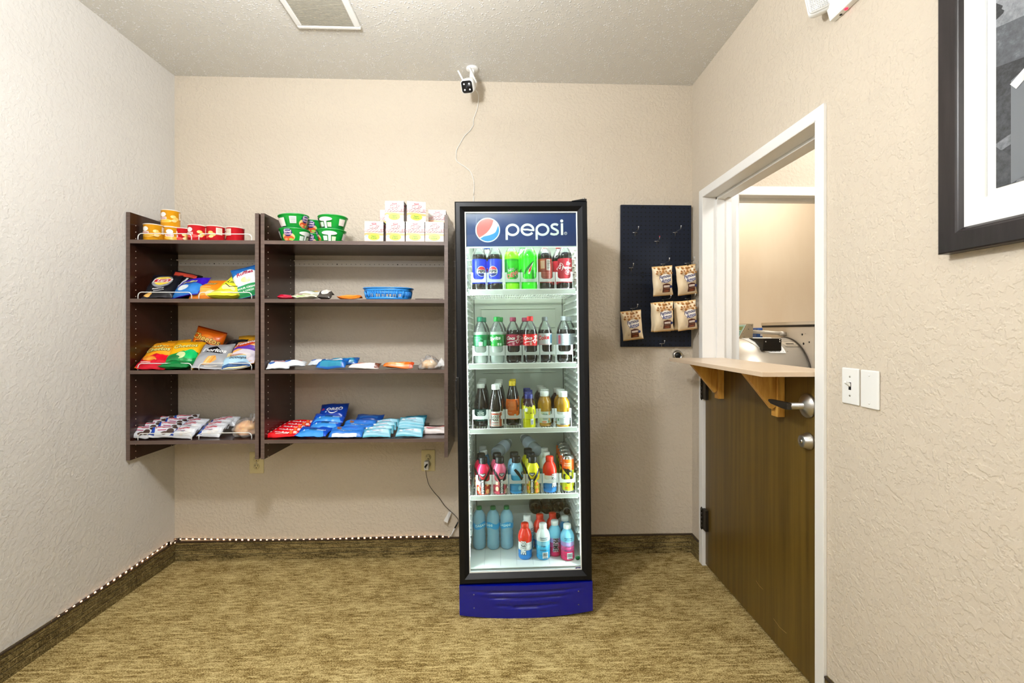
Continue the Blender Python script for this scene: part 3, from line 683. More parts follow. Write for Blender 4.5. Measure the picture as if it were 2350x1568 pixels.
# ---- left unit, second shelf
g2 = 'crisp bags on the second left shelf'
LAYS = [El(.0, .022, .046, .046, '#8d8f96'), El(0, .026, .036, .036, '#f7d94c'), Po([(-.045, .012), (-.04, .04), (.02, .043), (.046, .035), (.036, .012), (-.01, .008)], '#f4f2ee'), Po([(-.038, .016), (-.034, .036), (.02, .039), (.040, .032), (.031, .016), (-.01, .012)], '#c8202c'), T("Lay's", .026, .0, .026, '#ffffff', shear=.3, bold=.03), T('BARBECUE', .011, -.004, -.034, '#f2f2f2', shear=.2, bold=.03), Po([(-.06, -.075), (-.03, -.05), (-.02, -.07), (-.04, -.085)], '#e8b765'), Rc(-.02, -.052, .03, -.048, '#d7d7d7')]
put(pillow('crisp_bag', .135, .175, .045, '#17181f', LAYS, 1, col2='#2b2833'), 374, -.25, S2, 42, 4, -6, 0, 'black crisp bag with a yellow and red round emblem, at the left of the shelf', 'crisp bag', g2)
put(pillow('crisp_bag', .13, .175, .05, '#12141b', [Rc(-.05, .045, .05, .07, '#b7402f'), Po([(-.02, -.05), (.0, -.02), (.01, .04), (.02, .04), (.0, -.05)], '#c9ccd2')], 2), 418, -.185, S2, 38, 26, 12, 0, 'glossy black crisp bag with an orange red top band, behind the emblem bag', 'crisp bag', g2)
put(pillow('crisp_bag', .13, .17, .05, '#0d1016', [Po([(-.03, -.05), (-.02, -.02), (.03, .03), (.02, -.01)], '#9aa3ad')], 3), 420, -.13, S2, 30, 12, 10, 0, 'plain looking black crisp bag furthest back beside the side panel', 'crisp bag', g2)
put(pillow('crisp_bag', .15, .15, .05, '#3a18b8', [Po(wavy(-.074, .074, -.07, -.008, .012), '#2f7fd0'), El(-.01, -.03, .03, .018, '#e9f0f6'), *outlined('Ruffles', .028, 0, .018, '#f6ef9a', '#20104e', 6, .3)], 4), 438, -.24, S2, 48, -14, -12, 0, 'purple and blue crisp bag with pale yellow lettering, between black and orange bags', 'crisp bag', g2)
put(pillow('crisp_bag', .18, .15, .05, '#f58a1c', [El(-.03, -.045, .06, .02, '#fbb04a'), El(.03, -.055, .035, .016, '#ffd9b0'), *outlined('Takis', .036, -.02, .01, '#f8ef9c', '#3a2a18', 6, .35), Rc(-.05, -.022, .01, -.018, '#f9c98a')], 5, seal=.03), 490, -.24, S2, 52, -4, 0, 0, 'orange crisp bag with pale slanted lettering, middle of the second shelf', 'crisp bag', g2)
put(pillow('crisp_bag', .16, .19, .04, '#1e1030', [], 6), 494, -.11, S2, 58, 0, 0, 0, 'dark purple bag peeking up behind the orange bag', 'crisp bag', g2)
put(pillow('crisp_bag', .14, .12, .045, '#e5e236', [Rc(-.06, -.05, .06, -.03, '#f4f27a')], 7), 520, -.275, S2, 74, 8, 0, 0, 'yellow crisp bag lying low in front of the orange bag', 'crisp bag', g2)
put(pillow('crisp_bag', .10, .15, .04, '#dfe02e', [*outlined('Chile', .026, .005, .045, '#2b3c18', '#e9ef5a', 0, .2), *outlined('Limon', .026, .0, .008, '#2b3c18', '#e9ef5a', 8, .2), El(.0, -.035, .035, .018, '#f4e6a0'), St([(-.03, -.015), (.0, -.026), (.034, -.006)], .004, '#2c2a16')], 8), 537, -.25, S2, 40, 14, 26, 0, 'lime yellow crisp bag with dark hand lettering, left of the blue and green bag', 'crisp bag', g2)
put(pillow('crisp_bag', .125, .18, .05, '#2b76c4', [Po([(-.0625, -.03), (.0625, -.03), (.0625, .03), (.03, .055), (-.0625, .025)], '#f3f5f4'), Po(wavy(-.0625, .0625, -.088, -.03, .004), '#128a4a'), T('Ruffles', .03, .0, .032, '#b0284a', 10, .3, .03), El(.0, -.005, .024, .013, '#f3dc9a'), T('SOUR CREAM', .0145, -.006, -.047, '#f1f6f0', bold=.03), T('& ONION', .012, -.004, -.064, '#e1efe4', bold=.02)], 9, col2='#1f5fae'), 568, -.235, S2, 26, 10, -20, 0, 'blue, white and green crisp bag standing at the right end of the second shelf', 'crisp bag', g2)

# ---- left unit, third shelf
g3 = 'crisp bags on the third left shelf'
def CPUFF(low, deep, x=0): return [Po([(-.065, -.083), (.065, -.083), (.065, .005), (.03, -.006), (.0, .0), (-.03, -.022), (-.065, -.03)], low), El(.03, -.02, .022, .018, deep), El(-.018, -.035, .03, .016, '#f29a34'), St([(-.045, -.028), (-.01, -.02), (.01, -.03)], .006, '#e8772a'), St([(-.035, -.042), (0, -.034), (.02, -.042)], .006, '#f7b050'), *outlined('Cheetos', .032, -.006, .026, '#f8ee8e', '#241708', 8, .15), Rc(-.045, -.062, .0, -.058, '#f6d5d0')]
ck = pillow('crisp_bag', .135, .17, .05, '#fba81c', CPUFF('#d4122a', '#e8112b'), 11)
put(ck, 364, -.25, S3, 50, 8, 4, 0, 'orange and red cheese puff bag at the front left of the third shelf', 'crisp bag', g3)
put(copy_thing(ck, 'orange and red cheese puff bag directly behind the front left one'), 363, -.185, S3, 40, 8, 4, 0)
put(copy_thing(ck, 'orange cheese puff bag further back, its lettering showing beside the green one'), 398, -.13, S3, 34, 0, -4, 0)
put(pillow('crisp_bag', .135, .12, .03, '#c9142b', [Rc(-.03, -.01, .02, -.006, '#f6c7c7')], 12), 365, -.285, S3, 84, 0, 0, 0, 'flat red bag lying at the shelf front under the wire guard', 'crisp bag', g3)
put(pillow('crisp_bag', .135, .18, .05, '#fcb714', CPUFF('#0f9145', '#12c765')[0:1]+[El(.036, -.018, .03, .03, '#14c268'), El(.0, -.03, .02, .022, '#d9e8a8'), El(-.03, -.045, .03, .012, '#1c7a3c'), *outlined('Cheetos', .03, .0, .03, '#f8ee8e', '#3d3410', 14, .2)], 13), 424, -.23, S3, 45, 14, 6, 0, 'yellow and green cheese puff bag behind the first wire guard', 'crisp bag', g3)
put(pillow('crisp_bag', .135, .13, .04, '#117a3c', [El(.0, .0, .05, .02, '#18a456')], 14), 413, -.28, S3, 80, 4, 0, 0, 'green bag lying flat below the yellow and green bag', 'crisp bag', g3)
put(pillow('crisp_bag', .15, .19, .055, '#e86a12', [El(.0, .0, .06, .06, '#f58a1c'), *outlined('Cheetos', .042, -.006, .036, '#f6c95a', '#2a130a', -6, .1), St([(-.05, .012), (-.01, .022), (.045, .002)], .005, '#2a130a'), El(.01, -.01, .016, .010, '#d9d9dc')], 15, col2='#9c3208'), 474, -.10, S3, 8, 10, 16, .0, 'dark orange cheese puff bag standing tallest against the back wall', 'crisp bag', g3)
put(pillow('crisp_bag', .145, .185, .05, '#a2a5ab', [Po([(-.05, .01), (-.035, .045), (.0, .055), (.03, .02), (.045, -.005), (0, .0)], '#17161a'), Po([(-.03, -.075), (-.012, -.03), (.02, -.025), (.03, -.05), (.0, -.07)], '#e9a851'), St([(-.02, -.07), (.0, -.03)], .007, '#f6c67c'), St([(.0, -.07), (.02, -.032)], .007, '#d88e36'), T('Doritos', .036, .0, .018, '#ffffff', -6, 0, .03), Rc(-.02, -.082, .04, -.078, '#e8e8e8')], 16, col2='#c4c6ca'), 492, -.245, S3, 50, 16, 6, 0, 'silver grey tortilla chip bag with white lettering, centre of the third shelf', 'crisp bag', g3)
put(pillow('crisp_bag', .13, .18, .05, '#10131a', [St([(-.03, -.04), (.0, .05)], .01, '#3b4250')], 17), 528, -.16, S3, 40, -10, 0, 0, 'black bag wedged behind the silver tortilla chip bag', 'crisp bag', g3)
put(pillow('crisp_bag', .125, .15, .045, '#f2dca0', [Po(wavy(-.062, .062, -.074, -.005, .006), '#a9cfe6'), Po(wavy(-.062, .062, -.074, -.052, .004), '#1b4e86'), El(.0, .026, .04, .013, '#b9341f'), T('Tostitos', .022, .0, .026, '#fff', 4, .2, .02), T('Scoops', .026, .004, -.02, '#43525c', 6, .4, .02)], 18), 547, -.265, S3, 62, 10, -8, 0, 'pale yellow and blue chip bag lying in front at the right of the third shelf', 'crisp bag', g3)
put(pillow('crisp_bag', .13, .18, .05, '#c9901a', [], 19), 572, -.10, S3, 28, 0, -6, 0, 'mustard coloured bag at the back right corner of the third shelf', 'crisp bag', g3)
put(pillow('crisp_bag', .135, .18, .055, '#f0b060', [Po(wavy(-.067, .067, -.088, .0, .012), '#d9d0dc'), Po([(-.067, .0), (-.03, .012), (.067, -.012), (.067, .016), (.0, .03), (-.067, .02)], '#5a2aa0'), El(.0, .042, .055, .022, '#c04020'), T('Tostitos', .03, .0, .045, '#fff', 6, .15, .03), El(.0, -.045, .05, .025, '#e6dde0')], 20), 565, -.22, S3, 42, -8, -12, 0, 'orange and purple chip bag against the right side panel of the third shelf', 'crisp bag', g3)

# ---- left unit, bottom shelf: packs of little donuts and a wrapped bun
g4 = 'small donut packs on the bottom left shelf'
def donutpack(dark, seed, label):
    o = pillow('donut_pack', .115, .075, .038, '#e9edf3' if not dark else '#dfe3ea', [Po([(-.056, -.03), (-.03, -.033), (-.042, .03), (-.056, .033)], '#2147a8'), T('Donettes', .017, -.004, .012, '#c8304a', 4, .2, .03), Rc(-.024, -.006, .014, -.002, '#b04a74')]+([El(.034, -.012, .016, .015, '#4a3630'), El(.01, -.022, .014, .010, '#5a443c'), El(.045, .015, .010, .010, '#4a3630')] if dark else [El(.03, -.012, .014, .012, '#f8f6f4'), El(.008, -.022, .012, .009, '#f4f0ee'), Rc(.0, -.012, .012, -.006, '#9cc0c8')]), seed, wr=.004, nx=16, nz=12, seal=.04, rough=.22)
    return tag(o, label, 'snack pack', g4)
dk = donutpack(True, 31, ''); lt = donutpack(False, 32, '')
pos = [('d', 328, -.285, 0), ('d', 340, -.232, .010), ('d', 353, -.18, .018), ('d', 372, -.13, .026), ('d', 377, -.28, 0), ('d', 389, -.225, .010), ('d', 402, -.165, .02), ('d', 425, -.115, .028),
       ('l', 423, -.28, 0), ('l', 437, -.215, .012), ('l', 447, -.16, .020), ('l', 486, -.255, 0), ('l', 494, -.20, .010), ('l', 505, -.145, .018), ('l', 520, -.115, .022)]
cols_ = {0: 'first column from the left', 4: 'second column', 8: 'third column', 11: 'column nearest the wrapped bun'}
rw = ['front', 'second', 'third', 'rearmost']; cur = 0
for i, (k, u, Y, dz) in enumerate(pos):
    if i in cols_: cur = i
    o = (dk if k == 'd' else lt); o = o if i in (0, 8) else copy_thing(o)
    put(o, u, Y, S4, 62+random.uniform(-6, 6), random.uniform(-8, 10), random.uniform(-5, 5), dz, '%s small donut pack, %s in the %s' % ('white and dark glazed' if k == 'd' else 'powdered white', rw[i-cur], cols_[cur]))
tag(put(pillow('snack_pack', .1, .06, .03, '#8f8b88', [], 33, wr=.004, nx=12, nz=8), 424, -.055, S4, 60, 0, 0, .035, 'grey snack pack lying across the back of the bottom left shelf', 'snack pack'), group=None)
bun = thing('wrapped_bun', 'round golden bun in clear wrap at the right end of the bottom left shelf', 'bun')
def blob(rx, ry, rz, seed, amp=.04, n=20, cut=.45):
    mb = MB(); vs = []; fs = []; m = n*2
    for j in range(n+1):
        ph = PI*j/n
        for i in range(m):
            a = 2*PI*i/m; d0 = Vector((math.sin(ph)*math.cos(a), math.sin(ph)*math.sin(a), math.cos(ph)))
            q = 1+amp*noise.noise(d0*2.2+Vector((seed, 0, 0))); z = d0.z*rz*q
            if z < -rz*cut: z = -rz*cut
            vs.append((d0.x*rx*q, d0.y*ry*q, z))
    for j in range(n):
        for i in range(m): fs.append((j*m+i, j*m+(i+1) % m, (j+1)*m+(i+1) % m, (j+1)*m+i))
    return mb.add(vs, fs, 0, True)
M_BREAD = woodmat('baked_crust', '#d98a2e', '#f2bf6a', .5, (14, 14, 14))
blob(.056, .05, .046, 3, .12).build('bun', M_BREAD, bun)
def wrapm(rx, ry, rz, seed): return blob(rx, ry, rz, seed, .28, 22, .55)
wrapm(.064, .058, .055, 5).build('clear_wrap', M_CELLO, bun)
wf = MB()
for k in range(7):
    a = -.5+k*.3; wf.add([(.02+.012*math.cos(a*3), .01*k-.03, .03), (.05+.02*math.sin(a*5), .01*k-.04, .07+.02*random.random()), (.035, .01*k-.02, .075+.012*random.random())], [(0, 1, 2)])
wf.build('wrap_end', M_CELLO, bun, fix=False)
put(bun, 566, -.24, S4)

# ---- right unit, top shelf: noodle bowls and boxed noodle cups
gb = 'noodle bowls on the top shelf'
def bowl(label, r1=.074, r0=.053, h=.070):
    t = thing('noodle_bowl', label, 'noodle bowl', gb)
    pf = [(r0-.003, 0), (r0, .003), (r0+(r1-r0)*.85-.002, h-.012), (r1-.004, h-.008), (r1, h-.005), (r1, h-.001), (r1-.003, h)]
    MB().lathe(pf, 40, 0, mf=lambda z: 1 if z > h-.003 else 0).build('bowl', [K('#0e9a34', .28), K('#f0efe9', .3)], t)
    MB().lathe([(r1-.0025, h), (r1-.006, h+.0012), (0, h+.0014)], 40, 0).build('paper_lid', K('#1b2470', .35), t)
    it = [El(.0, .024, .034, .022, '#e8d28c'), El(.0, .018, .030, .013, '#d8542a'), El(-.014, .014, .01, .006, '#f3a56a'), El(.014, .013, .012, .005, '#9ccf4c'), El(.0, .046, .021, .019, '#1c1c6e'), T('Bowl', .017, .0, .050, '#f4dcea', bold=.03), T('Noodle', .013, .002, .038, '#f3c6da', bold=.03), Rc(-.014, .0585, .012, .061, '#e9e9f4'),
          Rc(-.078, .022, -.048, .055, '#e6ece8')]+[Rc(-.075, .026+k*.005, -.051, .0275+k*.005, '#8fa19a') for k in range(5)]+[El(.085, .046, .034, .010, '#f2f7f0'), Rc(.079, .002, .092, .05, '#eef6ee'), Rc(.055, .010, .075, .032, '#d7eadb'), Rc(.096, .008, .115, .03, '#dceac8'), Rc(.150, .018, .18, .05, '#f0e8e0'), Rc(-.14, .01, -.10, .05, '#f0e8e0')]
    printing(it, lambda x, z, o: (lambda rr: ((rr+o)*math.sin(x/.065), -(rr+o)*math.cos(x/.065), z))(r0+(r1-r0)*.85*min(1, max(0, (z-.003)/(h-.015)))), 'printed_design', t); return t
bw = bowl('green noodle bowl with its blue emblem facing front, under a tilted bowl')
put(bw, 676, -.245, S1, yaw=-4)
b2 = copy_thing(bw, 'green noodle bowl stacked and tilted on the leftmost bowl'); put(b2, 676, -.245, S1, 0, 76, 0); b2.location.z += .072; b2.rotation_euler = (R(-3), R(-2.5), R(75))
b3 = copy_thing(bw, 'green noodle bowl at the back of the gap, lower of two'); put(b3, 718, -.115, S1, yaw=10)
b4 = copy_thing(bw, 'green noodle bowl at the back of the gap, upper of two'); put(b4, 718, -.115, S1, yaw=12, dz=.0715)
b5 = copy_thing(bw, 'green noodle bowl under its twin at the right end of the bowls'); put(b5, 760, -.235, S1, yaw=-62)
b6 = copy_thing(bw, 'green noodle bowl on top at the right end of the bowls'); put(b6, 764, -.23, S1, yaw=-88, dz=.0715)
gc = 'boxed noodle cups on the top shelf'
def cupbox(label):
    t = thing('noodle_cup_box', label, 'noodle cup', gc); w, h, d = .0465, .102, .0455; e = .0007
    m = MB()
    for a, b in (((-w, -d, 0), (w, -d+e, h)), ((-w, d-e, 0), (w, d, h)), ((-w, -d+e, h-e), (w, d-e, h)), ((-w, -d+e, 0), (w, d-e, e))): m.box(a, b)
    sl = m.build('cardboard_sleeve', K('#e6e1dc', .5), t)
    it = [('p', [(-.012, .093), (.012, .093), (.010, .087), (0, .085), (-.010, .087)], '#c83040'), Rc(-.008, .089, .008, .0905, '#f6eeee'), Po([(-.0465, .042), (-.02, .046), (.0465, .04), (.0465, .026), (0, .034), (-.0465, .03)], '#f5a86a'), Rc(-.0465, .0, .0465, .03, '#fbd9c4'), El(-.036, .028, .007, .006, '#9cc8e8'), El(.0, .023, .029, .0165, '#b9dc38'), T('Hearty &', .010, 0, .027, '#3c5a14', bold=.02), T('flavourful', .0095, 0, .017, '#3c5a14', bold=.02)] + outlined('CUP', .026, 0, .075, '#ffffff', '#c8324a', ob=.045, b=.0) + outlined('NOODLES', .0205, 0, .056, '#ffffff', '#c8324a', ob=.045, b=.0)
    it[-6:-4] = [T('Pepper', .0085, 0, .027, '#3c5a14', bold=.02), T('& Spices', .0085, 0, .018, '#3c5a14', bold=.02)]
    printing(it, flat(-d), 'printed_design', sl, step=0)
    MB().lathe([(.031, .001), (.033, .003), (.0435, .092), (.0450, .093), (.0450, .097), (.043, .0985), (0, .0985)], 28, 0).build('paper_cup', K('#f1ebe6', .4), t)
    for q, (x_, z_) in enumerate(((-1, 0), (1, 0))): pass
    printing([T('CUP', .022, .058, .07, '#c8324a', bold=.03), T('NOODLES', .015, .058, .05, '#c8324a', bold=.03), El(.058, .086, .012, .005, '#c83040')], lambda x, z, o: (lambda rr: ((rr+o)*math.sin(x/.038), -(rr+o)*math.cos(x/.038), z))(.033+.0105*(z-.003)/.089), 'printed_cup_design', t)
    return t
cb = cupbox('boxed noodle cup, leftmost of the front bottom row')
put(cb, 864, -.275, S1)
for u, Y, dz, yw, lb in ((912, -.275, 0, 0, 'boxed noodle cup, second from the left in the front bottom row'), (956.5, -.275, 0, 0, 'boxed noodle cup, third from the left in the front bottom row'), (1000, -.275, 0, 0, 'boxed noodle cup, at the right end of the front bottom row'),
                         (910, -.27, .1035, 0, 'boxed noodle cup stacked on top, square to the front'), (955, -.265, .1035, 12, 'boxed noodle cup stacked on top and turned so the cup inside shows'), (1005, -.11, .1035, 3, 'boxed noodle cup on the rear stack at the far right end'), (897, -.10, .1035, 0, 'boxed noodle cup on the rear stack, peeking out at the left'),
                         (1005, -.11, 0, 0, 'boxed noodle cup hidden under the rear right one'), (897, -.10, 0, 0, 'boxed noodle cup hidden under the rear left one')):
    put(copy_thing(cb, lb), u, Y, S1, yaw=yw, dz=dz)

# ---- right unit, second shelf
put(pillow('candy_pack', .09, .06, .018, '#c81838', [El(0, 0, .02, .01, '#e8506a')], 41, wr=.002, nx=14, nz=10), 660, -.26, S2, 84, 20, 0, 0, 'dark pink candy pack at the left end of the second shelf', 'candy pack')
put(pillow('candy_pack', .13, .09, .022, '#e7e3c4', [Rc(-.05, -.03, .05, .0, '#f5f3e2'), El(.02, .02, .018, .01, '#e9bf3a'), Rc(-.04, -.042, .0, -.03, '#9cc46c'), El(-.04, .0, .016, .01, '#dd4a3a')], 42, wr=.004, nx=18, nz=12), 705, -.25, S2, 80, 6, 0, 0, 'cream coloured candy pack with green and yellow print, lower one of the pile', 'candy pack')
put(pillow('candy_pack', .115, .08, .022, '#eef0e8', [El(.01, .01, .03, .016, '#f2c94a'), Rc(-.02, -.014, .02, -.008, '#8aa86a')], 43, wr=.004, nx=18, nz=12), 718, -.21, S2, 78, -4, 0, .018, 'white candy pack with a yellow spot, lying on the cream pack', 'candy pack')
put(pillow('candy_pack', .07, .06, .03, '#4c4640', [El(0, 0, .02, .012, '#d8d4ce'), El(.02, .01, .01, .01, '#c0bab2')], 44, wr=.006, nx=12, nz=10, rough=.15), 747, -.26, S2, 70, 0, 0, 0, 'dark crumpled foil pack between the white pack and the orange bar', 'candy pack')
def bar(name, w, h, t, c, items, seed, **k): return pillow(name, w, h, t, c, items, seed, seal=.04, wr=.0016, nx=20, nz=10, pinch=-.0, **k)
put(bar('candy_bar', .115, .05, .014, '#ee7d22', [Rc(-.04, -.012, .04, .012, '#f6a04c'), Rc(-.02, -.004, .02, .003, '#d8641c')], 45), 803, -.27, S2, 84, -3, 0, 0, 'flat orange candy bar left of the blue basket', 'candy bar')
pen = thing('straw', 'thin dark stick lying at the right end of the second shelf', 'stick')
MB().tube([(-.07, 0, .003), (.07, 0, .003)], .003, 8).build('stick', K('#3a2a22', .4), pen); MB().tube([(.05, 0, .003), (.07, 0, .003)], .0036, 8).build('tip', K('#6d635c', .4), pen); put(pen, 985, -.28, S2, 0, 3)
bk = thing('plastic_basket', 'oval sky blue plastic basket with slotted sides on the second shelf', 'basket')
MBK = mat('sky_blue_plastic', '#2f8de0', .3); a, c, hh = .122, .085, .060
def ring(mb, z0, z1, k0, k1, th=.002, n=56):
    vs = []
    for k, z in ((k0, z0), (k1, z1), (k1-.02, z1), (k0-.02, z0)):
        vs += [(a*k*math.copysign(abs(math.cos(2*PI*i/n))**.8, math.cos(2*PI*i/n)), c*k*math.copysign(abs(math.sin(2*PI*i/n))**.8, math.sin(2*PI*i/n)), z) for i in range(n)]
    fs = [(q*n+i, q*n+(i+1) % n, ((q+1) % 4)*n+(i+1) % n, ((q+1) % 4)*n+i) for q in range(4) for i in range(n)]
    mb.add(vs, fs, 0, True)
m = MB(); ring(m, 0, .014, .90, .925); ring(m, .040, .058, .97, 1.0)
n = 56
for i in range(0, n, 1):
    an = 2*PI*i/n
    if i % 14 in (5, 6): continue
    ce, se = math.copysign(abs(math.cos(an))**.8, math.cos(an)), math.copysign(abs(math.sin(an))**.8, math.sin(an))
    m.tube([(a*.915*ce, c*.915*se, .012), (a*.962*ce, c*.962*se, .042)], .0026 if i % 14 not in (4, 7) else .006, 5)
vs = [(a*.9*math.cos(2*PI*i/n), c*.9*math.sin(2*PI*i/n), z) for z in (0, .002) for i in range(n)]
m.add(vs, [tuple(range(n)), tuple(range(n, 2*n))]+[(i, (i+1) % n, (i+1) % n+n, i+n) for i in range(n)]); m.build('basket_body', MBK, bk)
rmb = MB(); ring(rmb, .056, .061, 1.035, 1.035); ring(rmb, .054, .057, 1.0, 1.035); rmb.build('rim', MBK, bk)
put(bk, 892, -.245, S2)

# ---- right unit, third shelf
def snackpk(c, seed, label, u, Y, dz=0, yaw=0, w=.12, items=None, h=.085, tilt=66, t=.03):
    o = pillow('snack_bar', w, h, t, c, items or [], seed, wr=.0035, nx=18, nz=12, seal=.04); put(o, u, Y, S3, tilt, yaw, 0, dz, label, 'snack bar', 'snack bars on the third shelf'); return o
RK = [Rc(-.05, -.03, .05, .0, '#eef2f6'), T('Krispies', .02, 0, .014, '#c8382e', 3, .2, .03), St([(-.05, .03), (.05, .036)], .008, '#7fa8dc'), El(-.03, -.015, .014, .01, '#3c6cc0')]
k1 = snackpk('#dfe7f0', 51, 'white and blue snack bar at the left front of the third shelf', 642, -.285, 0, 10, .105, RK)
put(copy_thing(k1, 'white and blue snack bar lying second from the left, turned back'), 677, -.25, S3, 76, 16, 0, .008)
put(copy_thing(k1, 'white and blue snack bar resting behind the blue packs'), 737, -.19, S3, 76, -6, 0, .008)
BL = [Rc(-.055, -.038, .055, -.012, '#1f86a8'), El(.0, .016, .045, .014, '#e8f0f6'), T('Pop', .02, -.02, .016, '#1c5aa8', 0, .1, .04), Rc(-.03, .03, .03, .034, '#9cc8ea')]
k2 = snackpk('#1660b4', 52, 'blue pastry pack in front with a teal lower edge', 765, -.275, 0, -4, .15, BL)
put(copy_thing(k2, 'blue pastry pack lying behind its twin on the third shelf'), 790, -.175, S3, 76, 8, 0, .008)
put(bar('candy_bar', .15, .055, .022, '#f1e9e4', [Rc(-.07, .012, .06, .026, '#e8602c'), Rc(-.05, -.002, .03, .003, '#e8a48a'), Po([(.05, -.026), (.075, -.026), (.075, .03), (.062, .03)], '#6a3620')], 53), 838, -.285, S3, 76, 0, 0, 0, 'white candy bar with red and orange print, centre of the third shelf', 'candy bar')
put(bar('candy_bar', .145, .05, .022, '#f2741c', [Rc(-.05, -.016, .03, .014, '#f99b44'), Rc(-.02, -.006, .03, -.003, '#5a2a10'), Rc(-.02, .003, .03, .006, '#5a2a10'), Po([(.055, -.025), (.075, -.025), (.075, .027), (.06, .027)], '#c2441a')], 54), 915, -.285, S3, 77, 0, 0, 0, 'bright orange candy bar right of the white one on the third shelf', 'candy bar')
pw = thing('wrapped_pastry', 'pale round pastry in crinkled clear wrap at the right end of the third shelf', 'pastry')
blob(.042, .04, .030, 8, .1).build('pastry', woodmat('pale_pastry', '#e0a45a', '#f6dcae', .55, (16, 16, 16)), pw); blob(.052, .048, .046, 9, .35, 22, .36).build('clear_wrap', M_CELLO, pw)
wf = MB()
for k in range(8): wf.add([(.03, .012*k-.04, -.01), (.075+.01*random.random(), .012*k-.045, -.012+.02*random.random()), (.06, .012*k-.03, .02+.02*random.random())], [(0, 1, 2)])
wf.build('wrap_end', M_CELLO, pw, fix=False); put(pw, 986, -.27, S3)

# ---- right unit, bottom shelf
g6 = 'red wafer bars in a row'
kk = bar('candy_bar', .155, .055, .020, '#e3141f', [T('NutterButter', .0155, -.006, .0, '#fff', 0, 0, .05, .85), El(.04, .002, .008, .010, '#f06a28'), Rc(.052, -.003, .068, .006, '#f8d8d0'), El(-.06, .0, .004, .006, '#f6c9c4'), Rc(-.03, -.016, .03, -.013, '#f6a8a0')], 61, rough=.25)
for i in range(5):
    o = kk if i == 0 else copy_thing(kk); put(o, 650+i*10, -.285+i*.047, S4, 66, -3, 0, i*.004, '%s red candy bar of the row of five, counted from the shelf edge' % ('front', 'second', 'middle', 'fourth', 'rearmost')[i] if i else 'frontmost red candy bar of the row of five at the left end', 'candy bar', g6)
OR = [Po([(-.07, -.05), (.07, -.05), (.05, .0), (-.06, -.005)], '#3f9cf0'), T('OREO', .017, .045, -.012, '#e8f2ff', 0, 0, .03), Rc(-.02, -.004, .02, .001, '#10254a'), Rc(-.02, -.012, .02, -.008, '#10254a'), El(-.045, -.01, .004, .006, '#d8f0ff'), Rc(-.02, .012, .025, .018, '#8cc4f4')]
go = 'blue cookie packs'
ok_ = pillow('cookie_pack', .16, .095, .034, '#1450c8', OR, 62, seal=.04, wr=.003, nx=20, nz=14)
put(ok_, 721, -.28, S4, 74, -4, 0, 0, 'blue cookie pack at the front, beside the row of red bars', 'cookie pack', go)
for u, Y, dz, yw, lb in ((748, -.205, .020, 3, 'blue cookie pack in the middle of the stack'), (756, -.16, .044, 5, 'blue cookie pack just under the propped up dark blue one')):
    put(copy_thing(ok_, lb), u, Y, S4, 71, yw, 0, dz)
put(pillow('cookie_pack', .15, .12, .045, '#0e3aa4', [T('OREO', .032, .01, .012, '#f4f6ff', 4, 0, .04), St(arc(.008, .0, .026, .022, 200, 340, 10), .005, '#ffffff'), El(-.052, .012, .008, .008, '#b8284a'), El(-.03, -.01, .005, .005, '#9fd0f0')], 63, seal=.04), 765, -.115, S4, 48, -6, -6, .045, 'dark blue cookie pack propped up on top of the stack', 'cookie pack', go)
CA = [Rc(-.065, -.045, .055, -.03, '#e6ecf4'), T('Chips Ahoy!', .018, .005, -.008, '#cfe4f8', 0, .1, .03), El(-.04, .012, .012, .008, '#8a5a3a'), Rc(-.04, .014, .05, .03, '#2b6cd0')]
ca = pillow('cookie_pack', .165, .09, .030, '#2f7bd8', CA, 64, seal=.04, wr=.003, nx=20, nz=12)
put(ca, 797, -.285, S4, 68, 3, 0, 0, 'mid blue cookie pack with a white lower stripe, lying at the shelf front', 'cookie pack', go)
put(copy_thing(ca, 'mid blue cookie pack leaning behind the striped front one'), 825, -.20, S4, 60, -2, 0, .012)
put(pillow('cookie_pack', .15, .09, .03, '#0f3f8c', [Rc(-.05, .0, .05, .02, '#2060b0')], 65, nx=18, nz=12), 846, -.13, S4, 60, -6, 0, .024, 'dark navy cookie pack at the back between blue and pale teal packs', 'cookie pack', go)
TL = [Po([(-.065, -.03), (.065, -.03), (.055, .012), (-.055, .01)], '#a7dff2'), Rc(-.03, -.006, .028, -.002, '#7fa6bc'), Rc(-.024, .002, .02, .005, '#c8a4b0'), El(-.045, .0, .008, .006, '#f4fbff'), Rc(-.05, .016, .05, .022, '#54b4cf')]
tk = pillow('snack_bar', .135, .07, .016, '#6cc4dc', TL, 66, seal=.05, wr=.002, nx=18, nz=10)
gt = 'pale teal snack bars on the bottom shelf'
for i in range(4):
    o = tk if i == 0 else copy_thing(tk); put(o, 866+i*7, -.285+i*.046, S4, 68, 8, 0, i*.008, '%s pale teal snack bar of the slanting group of four' % ('front', 'second', 'third', 'rearmost')[i], 'snack bar', gt)
put(copy_thing(tk, 'pale teal snack bar lying alone in front of the stack of three', gt), 941, -.28, S4, 66, 0, 0, 0)
for i in range(3): put(copy_thing(tk, '%s pale teal snack bar in the stack of three near the right end' % ('lowest', 'middle', 'topmost')[i], gt), 944+i, -.20+i*.012, S4, 68, 2, 0, .012+i*.013)
put(pillow('snack_bar', .12, .07, .02, '#1c6f86', [], 67, nx=14, nz=8), 953, -.09, S4, 64, 0, 0, .03, 'dark teal pack behind the stack of three pale bars', 'snack bar')
put(bar('candy_bar', .14, .06, .024, '#f3eae6', [Rc(-.04, .004, .035, .010, '#d8606a'), Rc(-.04, -.006, -.005, -.001, '#d8707a'), Rc(-.06, .018, .06, .026, '#e46a5a'), Rc(-.03, -.014, .04, -.011, '#b8a49c')], 68), 996, -.215, S4, 66, 0, 0, 0, 'white candy bar with red lettering against the right side panel', 'candy bar')

